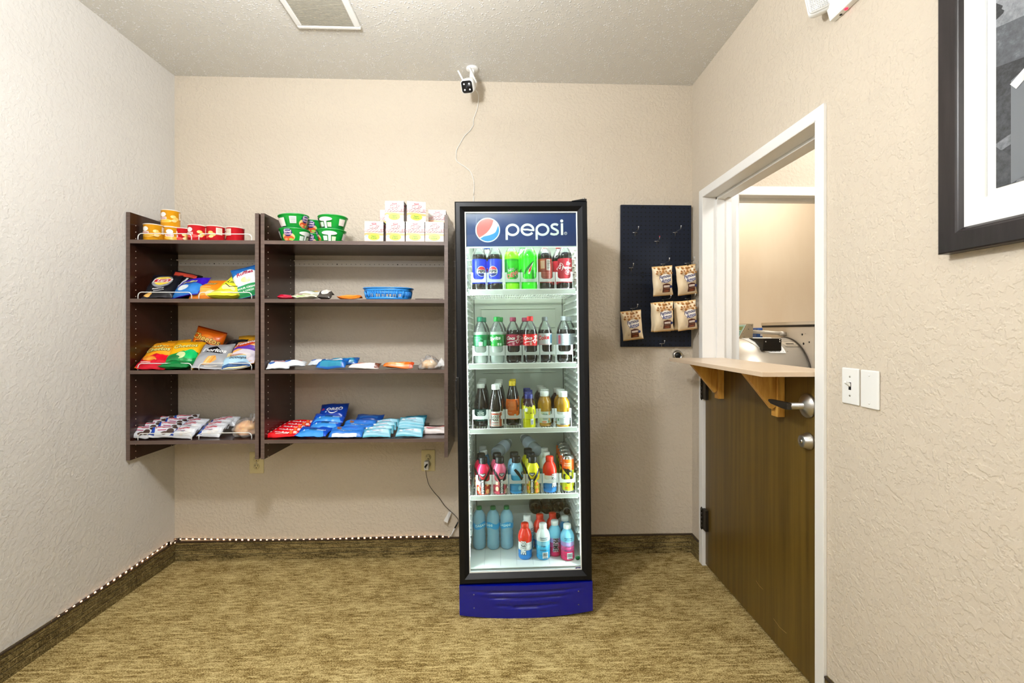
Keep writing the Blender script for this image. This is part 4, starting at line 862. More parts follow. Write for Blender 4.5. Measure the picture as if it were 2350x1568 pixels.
# =================================================================== PEGBOARD
pa_, pb_ = PY(1425, 470, -.022), PY(1586.5, 796, -.022)
pgx, pgw, pgz0, pgz1 = (pa_.x+pb_.x)/2, (pb_.x-pa_.x)/2, pb_.z, pa_.z; pgm = PY(1500, 631, -.022).z
pg = thing('pegboard', 'tall black metal pegboard of two stacked panels on the back wall by the door', 'pegboard', loc=(pgx, 0, pgz0))
M_PEG = mat('black_powder_coat', '#151d2d', .5, spec=.25)
pit = (pgw*2-.010)/16
for z0, z1 in ((0, pgm-pgz0-.0006), (pgm-pgz0+.0006, pgz1-pgz0)):
    o = MB().box((-pgw, -.022, z0), (pgw, -.019, z1)).box((-pgw, -.019, z0), (-pgw+.002, -.004, z1)).box((pgw-.002, -.019, z0), (pgw, -.004, z1)).box((-pgw, -.019, z1-.002), (pgw, -.004, z1)).box((-pgw, -.019, z0), (pgw, -.004, z0+.002)).build('perforated_panel', M_PEG, pg)
    hm = MB(); z = z0+.009
    while z < z1-.004:
        for i in range(16): hm.lathe([(.0042, 0), (0, .0002)], 8, 0, Matrix.Translation((-pgw+.005+pit*(i+.5), -.0221, z)) @ Matrix.Rotation(R(90), 4, 'X'), smooth=False)
        z += pit
    hm.build('peg_holes', mat('hole_black', '#020305', .9), o)
    hb = MB()
    for x in (-.078, .078):
        for z in (z0+.012, z1-.012): hb.box((x-.005, -.0226, z-.005), (x+.005, -.0221, z+.005))
    hb.build('mounting_slots', mat('hole_black', '#020305', .9), o)
gh = 'wire peg hooks on the black pegboard'
def hook(u, v, label, L=.07, tip='#d9dde0', red=False, up=.02, sx=.012):
    p = PY(u, v, -.022); t = thing('peg_hook', label, 'hook', gh, loc=(p.x, -.0225, p.z))
    MB().tube([(-.013, -.003, .002), (.013, -.003, .002)], .0018, 8).build('cross_bar', M_STEEL, t)
    MB().tube([(0, -.002, -.018), (0, -.003, .0), (0, -.012, .003), (0, -L*.8, .004), (0, -L*.95, .008), (0, -L, .018)], .0017, 8).build('prong', M_STEEL, t)
    MB().lathe([(.0026, 0), (.003, .004), (0, .006)], 10, 0, Matrix.Translation((0, -L, .018))).build('tip_cap', K('#d02a3c' if red else tip, .4), t)
    return t
hook(1457, 535, 'bare peg hook at the upper left of the pegboard'); hook(1549, 535, 'bare peg hook at the upper right of the pegboard', .09)
hook(1507, 555, 'bare peg hook with a small red tip near the top centre', .05, red=True); hook(1448, 616, 'bare peg hook at mid height by the left edge', .05)
hook(1518, 790, 'bare peg hook at the very bottom of the pegboard', .05)
gk = 'cookie bags hanging on the pegboard'
def cookiebag(seed):
    it = []
    rnd = random.Random(seed)
    for k in range(15):
        x, z = (k % 5-2)*.021+rnd.uniform(-.006, .006), .067-(k//5)*.016+rnd.uniform(-.004, .004)+(abs(k % 5-2))*.003
        r = rnd.uniform(.006, .010); it += [El(x, z, r, r*.8, '#c08748')]+[El(x+rnd.uniform(-.5, .5)*r, z+rnd.uniform(-.4, .4)*r, .0017, .0014, '#3c1f10') for _ in range(4)]
    it += [El(.004, .016, .035, .023, '#f6f1e8'), St(arc(.004, .016, .036, .024, 200, 330, 14), .002, '#22408c'), T('Famous', .0275, .0, .025, '#1a2f6e', 8, .3, .022, .86), T('Amos', .0285, .006, .004, '#1a2f6e', 8, .3, .022, .9),
           Rc(-.018, -.062, .032, -.018, '#4a2013'), Po([(-.018, -.018), (.007, -.013), (.032, -.018)], '#4a2013'), Rc(-.012, -.034, .028, -.024, '#f1e6dc'), T('CHOCOLATE', .0065, .008, -.0295, '#4a2013', bold=.03), St([(-.012, -.043), (.028, -.040)], .003, '#9a6a50'), El(.008, -.054, .018, .006, '#7a3c22'), El(.036, -.032, .008, .008, '#22306a'), Rc(-.038, -.05, -.028, -.040, '#cdb9a4'), St([(.0, .082), (.0085, .082)], .004, '#2a2016')]
    return pillow('cookie_bag', .112, .165, .045, '#f2dfbd', it, seed, wr=.003, rough=.3, col2='#d9b277', ps=.88, po=-.004)
ck1 = cookiebag(71); hl = []
bags = [(1520, 645, 'cookie bag on the upper row, left one of the pair', 3, 0, -.105), (1575, 643, 'cookie bag on the upper row, right one of the pair, overhanging the pegboard edge', 7, -3, -.105), (1522, 727, 'cookie bag on the lower row, front left one of the pair', 2, 0, -.115), (1575.5, 724, 'cookie bag on the lower row, front right one of the pair', 6, -3, -.115), (1450, 747, 'cookie bag hanging alone near the bottom left corner of the pegboard', -5, -2, -.105)]
for i, (u, v, lb, yw, rl_, Y) in enumerate(bags):
    o = ck1 if i == 0 else copy_thing(ck1); p = PY(u, v, Y); o.location = p; o.rotation_euler = ROT(-7, yw*.7, rl_-5); tag(o, lb, 'cookie bag', gk)
    hook(u+1, v-37.5, 'peg hook carrying the %s' % ('upper left cookie bag of the four', 'upper right cookie bag of the four', 'lower left cookie bags', 'lower right cookie bags', 'single cookie bag at lower left')[i], -Y+.0)
for (u, v, lb) in ((1516, 728, 'cookie bag tucked behind the front left bag of the lower row'), (1569, 724.5, 'cookie bag tucked behind the front right bag of the lower row')):
    o = copy_thing(ck1, lb); o.location = PY(u, v, -.063); o.rotation_euler = ROT(-5, 1, -2)

# =================================================================== LAUNDRY MACHINE seen through the second doorway
mcx = PX_(1860, 845, 1.89).x; DR = .27; DZc, DYc = 1.243-DR, .36
lm = thing('laundry_machine', 'stainless steel drum machine with a control box, seen through the doorway', 'washing machine', loc=(1.6, DYc, 0))
def LM(m): m.v = [(a-1.6, b-DYc, c) for a, b, c in m.v]; return m
Mx = Matrix.Translation((1.30, DYc, DZc)) @ Matrix.Rotation(R(90), 4, 'Y')
LM(MB().lathe([(DR, 0), (DR, .59)], 72, 0, Mx)).build('drum', M_STAIN, lm)
LM(MB().lathe([(DR, .055), (DR+.005, .055), (DR+.005, .062), (DR, .062)], 72, 0, Mx)).build('band', mat('steel_band', '#8a8377', .35, .9), lm)
LM(MB().lathe([(DR, .585), (DR+.004, .585), (DR+.004, .592), (DR, .592)], 72, 0, Mx)).build('band', mat('dark_seam', '#4a443c', .4, .6), lm)
pz = PX_(1750, 745, 1.895).z
yb_, yn_ = PX_(1750, 760, 1.895).y, PX_(1869, 800, 1.895).y
pnl = LM(MB().box((1.895, yn_, .15), (1.93, yb_, pz-.018))).build('side_panel', mat('beige_steel_panel', '#ddd3c3', .35, .2), lm)
LM(MB().box((1.885, yn_-.02, pz-.008), (2.0, yb_, pz+.012))).build('top_cap', mat('beige_steel_panel', '#ddd3c3', .35, .2), pnl)
LM(MB().box((1.890, yn_-.018, pz-.022), (1.99, yb_, pz-.008))).build('black_gasket', M_BLK, pnl)
LM(MB().box((1.894, yn_-.05, .15), (1.99, yn_-.0005, pz-.022))).build('corner_post', K('#8d7a5c', .5), pnl)
hm = MB()
for u, v, r in ((1841, 768, .007), (1844, 789, .008), (1857, 785.5, .006), (1848, 766, .002)):
    p = PX_(u, v, 1.8945); hm.lathe([(r, 0), (0, .0004)], 14, 0, Matrix.Translation(p) @ Matrix.Rotation(R(-90), 4, 'Y'))
LM(hm).build('panel_holes', M_BLK, pnl)
# control box on the drum
c0 = PY(1693, 778, .30); bx = PY(1727, 777, .30); zt_, zb2 = PY(1727, 743, .30).z, PY(1727, 778, .30).z
xq = [PY(u, 760, .30).x for u in (1697, 1727.5, 1729, 1716.5)]
bo = LM(MB().prism([(xq[0], zb2), (xq[1], zb2), (xq[2], zt_), (xq[3], zt_)], .30, .52)).build('control_box', mat('box_steel', '#b5a78e', .4, .5), lm, bevel=.002)
nn = Vector((-(zt_-zb2), 0, xq[3]-xq[0])).normalized(); sl_v = Vector((xq[3]-xq[0], 0, zt_-zb2))
mpb = lambda x, z, o: tuple(Vector((xq[0]-1.6, .51-DYc-x, zb2))+sl_v*z+nn*(.001+o))
printing([Rc(.005, .06, .20, .96, '#e6eae6'), Rc(.012, .12, .193, .90, '#a9dcd4'), Rc(.12, .55, .18, .80, '#8c9a5c'), Rc(.03, .6, .08, .85, '#3a4a52'), Rc(.10, .42, .18, .48, '#4f7f7a')]+[Rc(.09+k*.026, .18, .108+k*.026, .34, '#4e6a6c') for k in range(4)], mpb, 'keypad', bo, step=0)
for x, z in ((xq[2]-.012, zt_-.012), (xq[3]+.004, zt_-.035), (xq[1]-.012, zb2+.012), (xq[0]+.03, zb2+.012), (xq[0]+.022, zb2+.035)): LM(MB().lathe([(.004, 0), (0, .002)], 10, 0, Matrix.Translation((x, .2995, z)) @ Matrix.Rotation(R(90), 4, 'X'))).build('screw', M_STEEL, bo)
p1, p2 = PY(1722, 761, .36), PY(1806, 768, .36)
pp = MB().tube([p1, PY(1790, 765, .36), p2+Vector((-.012, 0, 0)), p2], .0125, 14); pp.tube([PY(1788, 765, .36), p2], .0165, 14); pp.tube([p2+Vector((-.008, 0, 0)), p2+Vector((-.008, 0, -.035))], .012, 12)
LM(pp).build('pipe', mat('grey_pipe', '#bdb6aa', .4, .4), lm)
# black motor housing on a riveted flange
f0, f1 = PY(1753, 790, .14), PY(1793, 799, .14)
fx0, fx1 = PY(1755, 800, .15).x, PY(1796, 800, .15).x
def onD(x, t, off=0): return (x, DYc-(DR+off)*math.cos(R(t)), DZc+(DR+off)*math.sin(R(t)))
fl = MB(); gx = [fx0-.05, fx0-.0, fx1]; vs = []
for t, xa in ((80, fx0-.07), (62, fx0-.045), (47, fx0-.01), (40, fx0+.035)):
    vs += [onD(xa, t, .006), onD(fx1+.022, t, .006), onD(fx1+.022, t, .0), onD(xa, t, .0)]
fs = [(0, 1, 2, 3), (12, 13, 14, 15)]
for i in range(3): fs += [(i*4+k, i*4+(k+1) % 4, i*4+4+(k+1) % 4, i*4+4+k) for k in range(4)]
fl.add(vs, fs); LM(fl).build('riveted_flange', M_WPL, lm)
rv = MB()
for k in range(5): rv.lathe([(.003, 0), (0, .002)], 8, 0, Matrix.Translation(onD(fx0+.045+k*.026, 42.5, .006)) @ Matrix.Rotation(R(45), 4, 'X'))
LM(rv).build('rivets', M_STEEL, lm)
z0m, z1m = onD(0, 46, 0)[2]-.004, PY(1780, 777, .16).z
LM(MB().add([(x, y, z) for z, y0, x0_ in ((z0m, .15, fx0-.012), (z1m, .15, fx0-.004)) for x, y in ((x0_, y0), (fx1-.006, y0), (fx1-.006, y0+.16), (x0_-.02, y0+.16))], [(3, 2, 1, 0), (4, 5, 6, 7), (0, 1, 5, 4), (1, 2, 6, 5), (2, 3, 7, 6), (3, 0, 4, 7)])).build('motor_housing', mat('glossy_black', '#0c0b0a', .2), lm, bevel=.004)
for x, z in ((fx0+.005, z1m-.02), (fx1-.02, z1m-.02), (fx1-.02, z1m-.008)): LM(MB().lathe([(.005, 0), (.004, .005), (0, .006)], 10, 0, Matrix.Translation((x, .1495, z)) @ Matrix.Rotation(R(90), 4, 'X'))).build('bolt', M_CHROME, lm)
mpd = lambda x, z, o: (lambda q: (q[0]-1.6, q[1]-DYc, q[2]))(onD(x, z, .0005+o))
dx0 = PY(1803, 805, .2).x
printing([Po([(dx0-.02, 66), (dx0+.085, 64), (dx0+.085, 52), (dx0-.0, 52)], '#6d6353'), Po([(dx0-.016, 65), (dx0+.082, 63.2), (dx0+.082, 53), (dx0+.002, 53)], '#b3a794'), Rc(dx0+.015, 58, dx0+.065, 60, '#3c352c'), Rc(dx0+.01, 55, dx0+.072, 55.8, '#6d6353')], mpd, 'printed_plate', lm, step=0)
LM(MB().box((1.30, DYc-.25, 0), (1.88, DYc+.25, DZc-.18))).build('machine_base', mat('box_steel', '#b5a78e', .4, .5), lm)
# small blue container behind the drum
cb0, cb1 = PY(1738, 775, .70), PY(1771, 752.5, .70)
bc = thing('blue_container', 'small royal blue container with a white label, on the ledge behind the drum', 'container', loc=((cb0.x+cb1.x)/2, .74, cb0.z-.05))
hw_ = (cb1.x-cb0.x)/2; hz_ = cb1.z-cb0.z+.05
MB().box((-hw_, -.04, 0), (hw_, .05, hz_)).build('container_body', K('#1d4f9c', .3), bc, bevel=.012)
MB().box((-hw_*.6, -.0415, hz_*.5), (hw_*.25, -.0401, hz_*.82)).build('paper_label', K('#e8ebf0', .5), bc)
rk = thing('back_ledge', 'plain ledge along the laundry wall behind the drum', 'ledge', loc=(1.8, .8, 0)); MB().box((-.5, -.12, 0), (.6, .17, cb0.z-.0505)).build('ledge_body', K('#cdb896', .5), rk)

# =================================================================== DRINK COOLER
YD = -.577
TLp, BLp, TRp, BRp = PY(1042, 462, YD), PY(1055.5, 1343, YD), PY(1348.5, 461, YD), PY(1358, 1333, YD)
PHI = -((BLp.x-TLp.x)/(TLp.z-BLp.z)+(BRp.x-TRp.x)/(TRp.z-BRp.z))/2
cph, sph = math.cos(PHI), math.sin(PHI)
FWd = ((TRp-TLp).length+(BRp-BLp).length)/2; FH_ = FWd/2
mb0 = (BLp+BRp)/2
OX = mb0.x-sph*mb0.z; OZ = FH_*abs(sph)
FROT = (0, PHI, 0)
def floc(u, v, Y):
    p = PY(u, v, Y); dx, dz = p.x-OX, p.z-OZ
    return (dx*cph-dz*sph, dx*sph+dz*cph)
def fw(x, y, z): return Vector((OX+x*cph+z*sph, y, OZ-x*sph+z*cph))
FM = Matrix.Translation((OX, 0, OZ)) @ Euler(FROT).to_matrix().to_4x4()
fzb = (floc(1055.5, 1344, YD)[1]+floc(1358, 1333, YD)[1])/2        # bottom of the door frame
fzt = (floc(1042, 462, YD)[1]+floc(1348.5, 461, YD)[1])/2
FR = thing('drink_cooler', 'tall black glass door drink cooler with a blue lit sign and blue kick panel', 'refrigerator', loc=(OX, 0, OZ), rot=FROT)
YB = -.035; YC = -.535
cab = MB(); wl = .032
cab.box((-FH_+.002, YC, .03), (-FH_+wl, YB, fzt)); cab.box((FH_-wl, YC, .03), (FH_-.002, YB, fzt)); cab.box((-FH_+wl, YC, fzt-.03), (FH_-wl, YB, fzt)); cab.box((-FH_+wl, YB-.03, .03), (FH_-wl, YB, fzt-.03)); cab.box((-FH_+wl, YC, .03), (FH_-wl, YB-.03, fzb+.02))
cabo = cab.build('cabinet', mat('black_painted_steel', '#0d1017', .4), FR)
# kick panel, gently bowed with three smile grooves
KZ0, KZ1 = .012, fzb-.003
def kz(a): return -.578-.012*(1-(a*2)**2)
nu = 40; nv = 26; vs = []; fs = []
gro = ((.80, .86, .045), (.60, .66, .05), (.36, .50, .05))
for j in range(nv+1):
    for i in range(nu+1):
        a = i/nu-.5; b = j/nv; y = kz(a); z = KZ0+(KZ1-KZ0)*b-(.016*(1-(a*2)**2) if b < .5 else 0)*(1-b*2 if b < .5 else 0)
        for zc, wd, sg in gro:
            zz = zc-sg*(1-(a*2/wd)**2)*1.2 if abs(a*2) < wd else None
            if zz is not None:
                d_ = (b-zz); y += .017*math.exp(-(d_/.028)**2)*(1-(abs(a*2)/wd)**2)**.7*(1 if d_ > 0 else .3)
        vs.append((a*FWd*1.004, y, z))
k0 = MB(); k0.add(vs, [(j*(nu+1)+i, j*(nu+1)+i+1, (j+1)*(nu+1)+i+1, (j+1)*(nu+1)+i) for j in range(nv) for i in range(nu)], 0, True)
top = [(v[0], v[1], v[2]) for v in vs[nv*(nu+1):]]; bk_ = [(v[0], -.50, v[2]) for v in vs[nv*(nu+1):]]
k0.add(top+bk_, [(i, i+1, i+nu+2, i+nu+1) for i in range(nu)])
bt_ = vs[:nu+1]; k0.add(bt_+[(v[0], -.50, v[2]) for v in bt_], [(i, i+1, i+nu+2, i+nu+1) for i in range(nu)])
for s in (0, nu): k0.add([vs[j*(nu+1)+s] for j in range(nv+1)]+[(vs[j*(nu+1)+s][0], -.50, vs[j*(nu+1)+s][2]) for j in range(nv+1)], [(j, j+1, j+nv+2, j+nv+1) for j in range(nv)])
kp = k0.build('kick_panel', mat('deep_blue_panel', '#010d86', .25, spec=.4, coat=.4), FR, fix=True)
for x in (-.235, .235):
    for z in (.045, .105): MB().lathe([(.003, 0), (0, .001)], 8, 0, Matrix.Translation((x, kz(x/FWd)-.0005, z)) @ Matrix.Rotation(R(90), 4, 'X')).build('screw', M_STEEL, kp)
for x in (-FH_+.04, FH_-.04):
    for y in (-.52, -.08): MB().lathe([(.016, -.002 if x < 0 else -.004), (.016, .008), (.008, .010), (.008, .03)], 16, 0, Matrix.Translation((x, y, 0))).build('foot', M_BLK, FR)
# door: frame, trim, glass, handle
hL, hR = FH_, FH_
def frame_loft(secs, z0, z1, mats_, name, parent):
    mb = MB(); vs = []
    for ins, y in secs: vs += [(-FH_+ins, y, z0+ins), (FH_-ins, y, z0+ins), (FH_-ins, y, z1-ins), (-FH_+ins, y, z1-ins)]
    n = len(secs); fs = [(i*4+k, i*4+(k+1) % 4, ((i+1) % n)*4+(k+1) % 4, ((i+1) % n)*4+k) for i in range(n) for k in range(4)]
    mb.add(vs, fs); return mb.build(name, mats_, parent)
door = frame_loft([(.001, -.536), (0, -.571), (.006, YD), (.023, YD), (.027, YD+.003), (.043, -.561), (.0445, -.548), (.030, -.536)], fzb, fzt, M_FBLK, 'door', FR)
frame_loft([(.0435, -.560), (.048, -.5595), (.048, -.550), (.0435, -.550)], fzb, fzt, mat('white_gasket', '#e9eeee', .4), 'white_trim', door)
MB().box((-FH_+.0445, -.5575, fzb+.0445), (FH_-.0445, -.5535, fzt-.0445)).build('glass', M_GLASS, door)
hz0, hz1 = floc(1050, 940, YD)[1], floc(1050, 866, YD)[1]
MB().box((-FH_-.004, YD-.010, hz0), (-FH_+.010, YD+.006, hz1)).box((-FH_-.006, YD-.014, hz0+.012), (-FH_+.002, YD-.006, hz1-.012)).build('handle', M_BLK, door, bevel=.002)
MB().prism([(FH_-.07, fzt+.001), (FH_-.002, fzt+.001), (FH_-.002, fzt+.010), (FH_-.022, fzt+.010)], -.574, -.52).lathe([(.006, 0), (.006, .008), (0, .009)], 12, 1, Matrix.Translation((FH_-.012, -.56, fzt+.010))).build('hinge', [M_BLK, M_STEEL], FR)
# liner
LW = FH_-wl; LB = YB-.031
M_LIN = mat('cooler_liner', '#eef1ee', .35); M_LBK = mat('cooler_back_liner', '#c6ccc2', .4)
zf = fzb+.05
ln = MB(); ln.box((-LW, YC, zf-.02), (-LW+.004, LB, fzt-.031)); ln.box((LW-.004, YC, zf-.02), (LW, LB, fzt-.031))
ln.box((-LW+.004, YC, fzt-.036), (LW-.004, LB, fzt-.031)); ln.box((-LW+.004, LB-.12, zf+.0), (LW-.004, LB, zf+.11)); ln.box((-LW+.004, YC, zf-.02), (LW-.004, LB, zf))
lino = ln.build('liner', M_LIN, cabo)
MB().box((-LW+.004, LB-.004, zf+.11), (LW-.004, LB, fzt-.036)).build('back_liner', M_LBK, cabo)
bm_ = MB()
for x in (-LW+.020, LW-.020): bm_.box((x-.0015, LB-.006, zf+.11), (x+.0015, LB-.0042, fzt-.04))
bm_.build('corner_seams', K('#3b403c', .5), cabo)
bp_ = MB()
for z0, z1 in ((1.30, 1.40), (1.405, 1.41), (1.27, 1.272), (1.05, 1.052)): bp_.box((-LW+.06, LB-.0075, z0), (LW-.06, LB-.0042, z1))
bp_.build('back_duct', M_LBK, cabo, bevel=.002)
sm_ = MB()
for k in range(1, 7): sm_.box((-LW+k*LW*2/7-.0006, YC+.02, zf-.0005), (-LW+k*LW*2/7+.0006, LB-.13, zf+.0006))
sm_.build('floor_seams', K('#b9c2c6', .5), cabo)
lad = MB(); z = zf+.10
while z < fzt-.20:
    for s in (-1, 1):
        x = s*(LW-.004)
        for (y0_, y1_) in ((YC+.03, YC+.075), (YC+.11, YC+.30), (YC+.33, LB-.02)):
            lad.add([(x, y0_, z), (x, y1_, z), (x, y1_, z+.014), (x, y0_, z+.014), (x-s*.013, y0_, z+.002), (x-s*.013, y1_, z+.002), (x-s*.011, y1_, z+.008), (x-s*.011, y0_, z+.008)], [(0, 1, 2, 3), (4, 5, 6, 7), (0, 1, 5, 4), (1, 2, 6, 5), (2, 3, 7, 6), (3, 0, 4, 7)])
    z += .034
lad.build('shelf_ladder_ribs', M_LIN, cabo, bevel=.001)
# header sign
sx0, sz0 = floc(1065.5, 566, -.552); sx1, sz1 = floc(1330, 488, -.552)
M_SIGN = mat('lit_blue_sign', '#05347c', .3, emit=.16)
hs = MB().box((-FH_+.048, -.5495, sz0), (FH_-.048, -.535, fzt-.048)).build('header_sign', M_SIGN, FR)
W8 = (sx1-sx0)/((1330-1065.5)*8.393); Xc = (sx0+sx1)/2
def sp(x, y): return (Xc+(x-1150)*W8, sz1-(y-50)*W8*1.0)
def spl(P): return [sp(a, b) for a, b in P]
gc_, gr = (490, 375), 236
def circ(r, a0, a1, n=30): return [(gc_[0]+r*math.cos(R(a0+(a1-a0)*i/n)), gc_[1]-r*math.sin(R(a0+(a1-a0)*i/n))) for i in range(n+1)]
red = circ(216, 58, 222)+[(400, 480), (470, 430), (530, 360), (575, 280)]
blue = circ(216, 229, 383)+[(660, 370), (640, 415), (600, 445), (520, 475), (420, 495)]
def ringpts(cx, cy, rx, ry, a0=0, a1=360): return [(cx+rx*math.cos(R(a0+(a1-a0)*i/36)), cy-ry*math.sin(R(a0+(a1-a0)*i/36))) for i in range(37)]
sw_ = 44*W8
sg = [Po(spl(circ(gr, 0, 350, 36)), '#f6f8f6'), Po(spl(red), '#ee7474'), Po(spl(blue), '#2e93e0')]
for cx in (965, 1540): sg += [St(spl(ringpts(cx, 376, 112, 98)), sw_, '#f4f8f6'), St(spl([(cx-113, 372), (cx-113, 568)]), sw_*.98, '#f4f8f6')]
sg += [St(spl(ringpts(1252, 376, 112, 98, -2, 325)), sw_, '#f4f8f6'), St(spl([(1165, 366), (1200, 374), (1250, 372), (1310, 384), (1384, 386)]), sw_*.78, '#f4f8f6')]
sg += [St(spl([(1838, 292), (1808, 276), (1770, 274), (1734, 284), (1716, 306), (1722, 334), (1756, 358), (1800, 380), (1834, 406), (1836, 440), (1806, 464), (1760, 470), (1718, 462), (1692, 450)]), sw_, '#f4f8f6'), St(spl([(1916, 255), (1916, 482)]), sw_, '#f4f8f6'), Po(spl(ringpts(1912, 212, 30, 29, 0, 350)), '#f4f8f6'), St(spl(ringpts(1984, 450, 25, 25)), 7*W8, '#f4f8f6'), T('R', 32*W8, *sp(1984, 450), '#f4f8f6')]
def emk(hx): 
    nm = 'sign_'+hx.strip('#'); return mat(nm, hx, .35, emit=.25)
sg = [tuple(emk(q) if isinstance(q, str) and q.startswith('#') else q for q in it) for it in sg]
printing(sg, lambda x, z, o: (x, -.5495-o, z), 'sign_lettering', hs, step=0)
MB().box((-FH_+.048, -.55, sz0-.004), (FH_-.048, -.532, sz0)).build('sign_lower_edge', mat('white_gasket', '#e9eeee', .4), hs)
# cooler lamp (tube behind the sign) and its light
tb = MB().tube([(-.24, -.515, sz0+.03), (.24, -.515, sz0+.03)], .012, 12).build('lamp_tube', mat('cool_tube', '#f6fbf2', .4, emit=6), FR)
def flight(name, x, y, z, sx_, sy_, power, rot, col=(1, 1, .94)):
    l = area(name, (0, 0, 0), sx_, power, col, sy=sy_); l.matrix_world = FM @ Matrix.Translation((x, y, z)) @ Euler(rot).to_matrix().to_4x4(); return l
flight('cooler_top_light', 0, -.44, fzt-.05, .50, .10, 4.5, (0, 0, 0), (1, 1, .90))
for s in (-1, 1):  # light bars added in both front corners to brighten the lower shelves
    MB().box((s*(LW-.008)-.004, YC+.002, zf+.04), (s*(LW-.008)+.004, YC+.014, sz0-.02)).build('side_fill_bar', mat('side_fill_diffuser', '#f4fafa', .4, emit=1.2), FR)
    flight('cooler_side_fill', s*(LW-.022), YC+.012, (zf+sz0)/2, .012, sz0-zf-.1, 5.0, (R(90), 0, R(-s*-55)) if False else (R(90), 0, R(180+s*-50+0)), (.93, .98, 1))
# stickers on the glass
gx_, gz_ = floc(1326, 1280.5, -.5576); MB().lathe([(.0105, 0), (.0105, .0004), (0, .0004)], 24, 0, Matrix.Translation((gx_, -.5578, gz_)) @ Matrix.Rotation(R(90), 4, 'X')).build('green_sticker', K('#0d6e3e', .4), door)
gx_, gz_ = floc(1328.5, 1306, -.5576); so = MB().box((gx_-.018, -.5582, gz_-.012), (gx_+.018, -.5577, gz_+.011)).build('blue_sticker', K('#c9ccd6', .4), door)
printing([Po([(-.014, -.007), (.015, -.007), (.015, .002), (.010, .008), (-.014, .008)], '#16227a'), T('EPA', .011, -.001, .0, '#fff', bold=.04), Rc(-.01, -.0105, .012, -.009, '#8890a8')], lambda x, z, o: (gx_+x, -.5582-o, gz_+z), 'printed_design', so, step=0)
# ---- shelves with guards
SHZ = []; rowv = ((1200, 663.5, 677), (1200, 833, 846), (1200, 982, 994), (1200, 1134.5, 1146))
slots_px = ((1082, 1118, 1159.5, 1196, 1238, 1276, 1317), (1083, 1121, 1159, 1198, 1238, 1275.5, 1315), (1084, 1122, 1160, 1199, 1236.5, 1273, 1312.5), (1090, 1128, 1166, 1205, 1243, 1281.5, 1321))
guard_h = ((.040, .054, .085), (.041, .055, .087), (.046, .060, .090), (.050, .064, .094))
for r, (uc, v0, v1) in enumerate(rowv):
    z1, z0 = floc(uc, v0, YC+.008)[1], floc(uc, v1, YC+.008)[1]; zs_ = z1-.006; SHZ.append(zs_)
    x0, x1 = -LW+.012, LW-.012
    m = MB().box((x0+.006, YC+.004, z0), (x1-.006, YC+.010, z1)); m.box((x0-.004, YC+.010, z0+.002), (x1+.004, YC+.020, z0+.010))
    so = m.build('shelf', M_WPL, FR, bevel=.0025)
    wi = MB(); x = x0+.012
    while x < x1-.008: wi.box((x-.0012, YC+.02, zs_-.004), (x+.0012, LB-.03, zs_-.0012)); x += .0125
    for y in (YC+.022, YC+.15, YC+.30, LB-.032): wi.box((x0, y-.0025, zs_-.009), (x1, y+.0025, zs_-.0042))
    wi.build('wire_grid', M_WPL, so)
    h0, h1, h2 = guard_h[r]; sl_ = [floc(u, 760 if r < 2 else 1000, YC+.022)[0] for u in slots_px[r]]
    gm = MB(); pm = MB()
    for a, b in zip(sl_, sl_[1:]):
        a += .0012; b -= .0012; c = .010
        pts = [(a, h0), (b, h0), (b, h2), (b-c, h2)]+[(b-c-.012+.012*math.cos(R(q)), h1+.012-.012*math.sin(R(q))) for q in (0, 30, 60, 90)]+[(a+c+.012-.012*math.cos(R(q)), h1+.012-.012*math.sin(R(q))) for q in (90, 60, 30, 0)]+[(a+c, h2), (a, h2)]
        gm.prism([(x, z+zs_) for x, z in pts], YC+.022, YC+.0245)
        gm.box((a, YC+.022, zs_), (a+.003, YC+.0245, zs_+h0)); gm.box((b-.003, YC+.022, zs_), (b, YC+.0245, zs_+h0))
    gm.build('front_guard', M_MILK, so)
    for x in sl_: pm.box((x-.001, YC+.025, zs_), (x+.001, LB-.04, zs_+.030))
    pm.build('divider', M_CLEAR, so)
SHZ.append(zf)
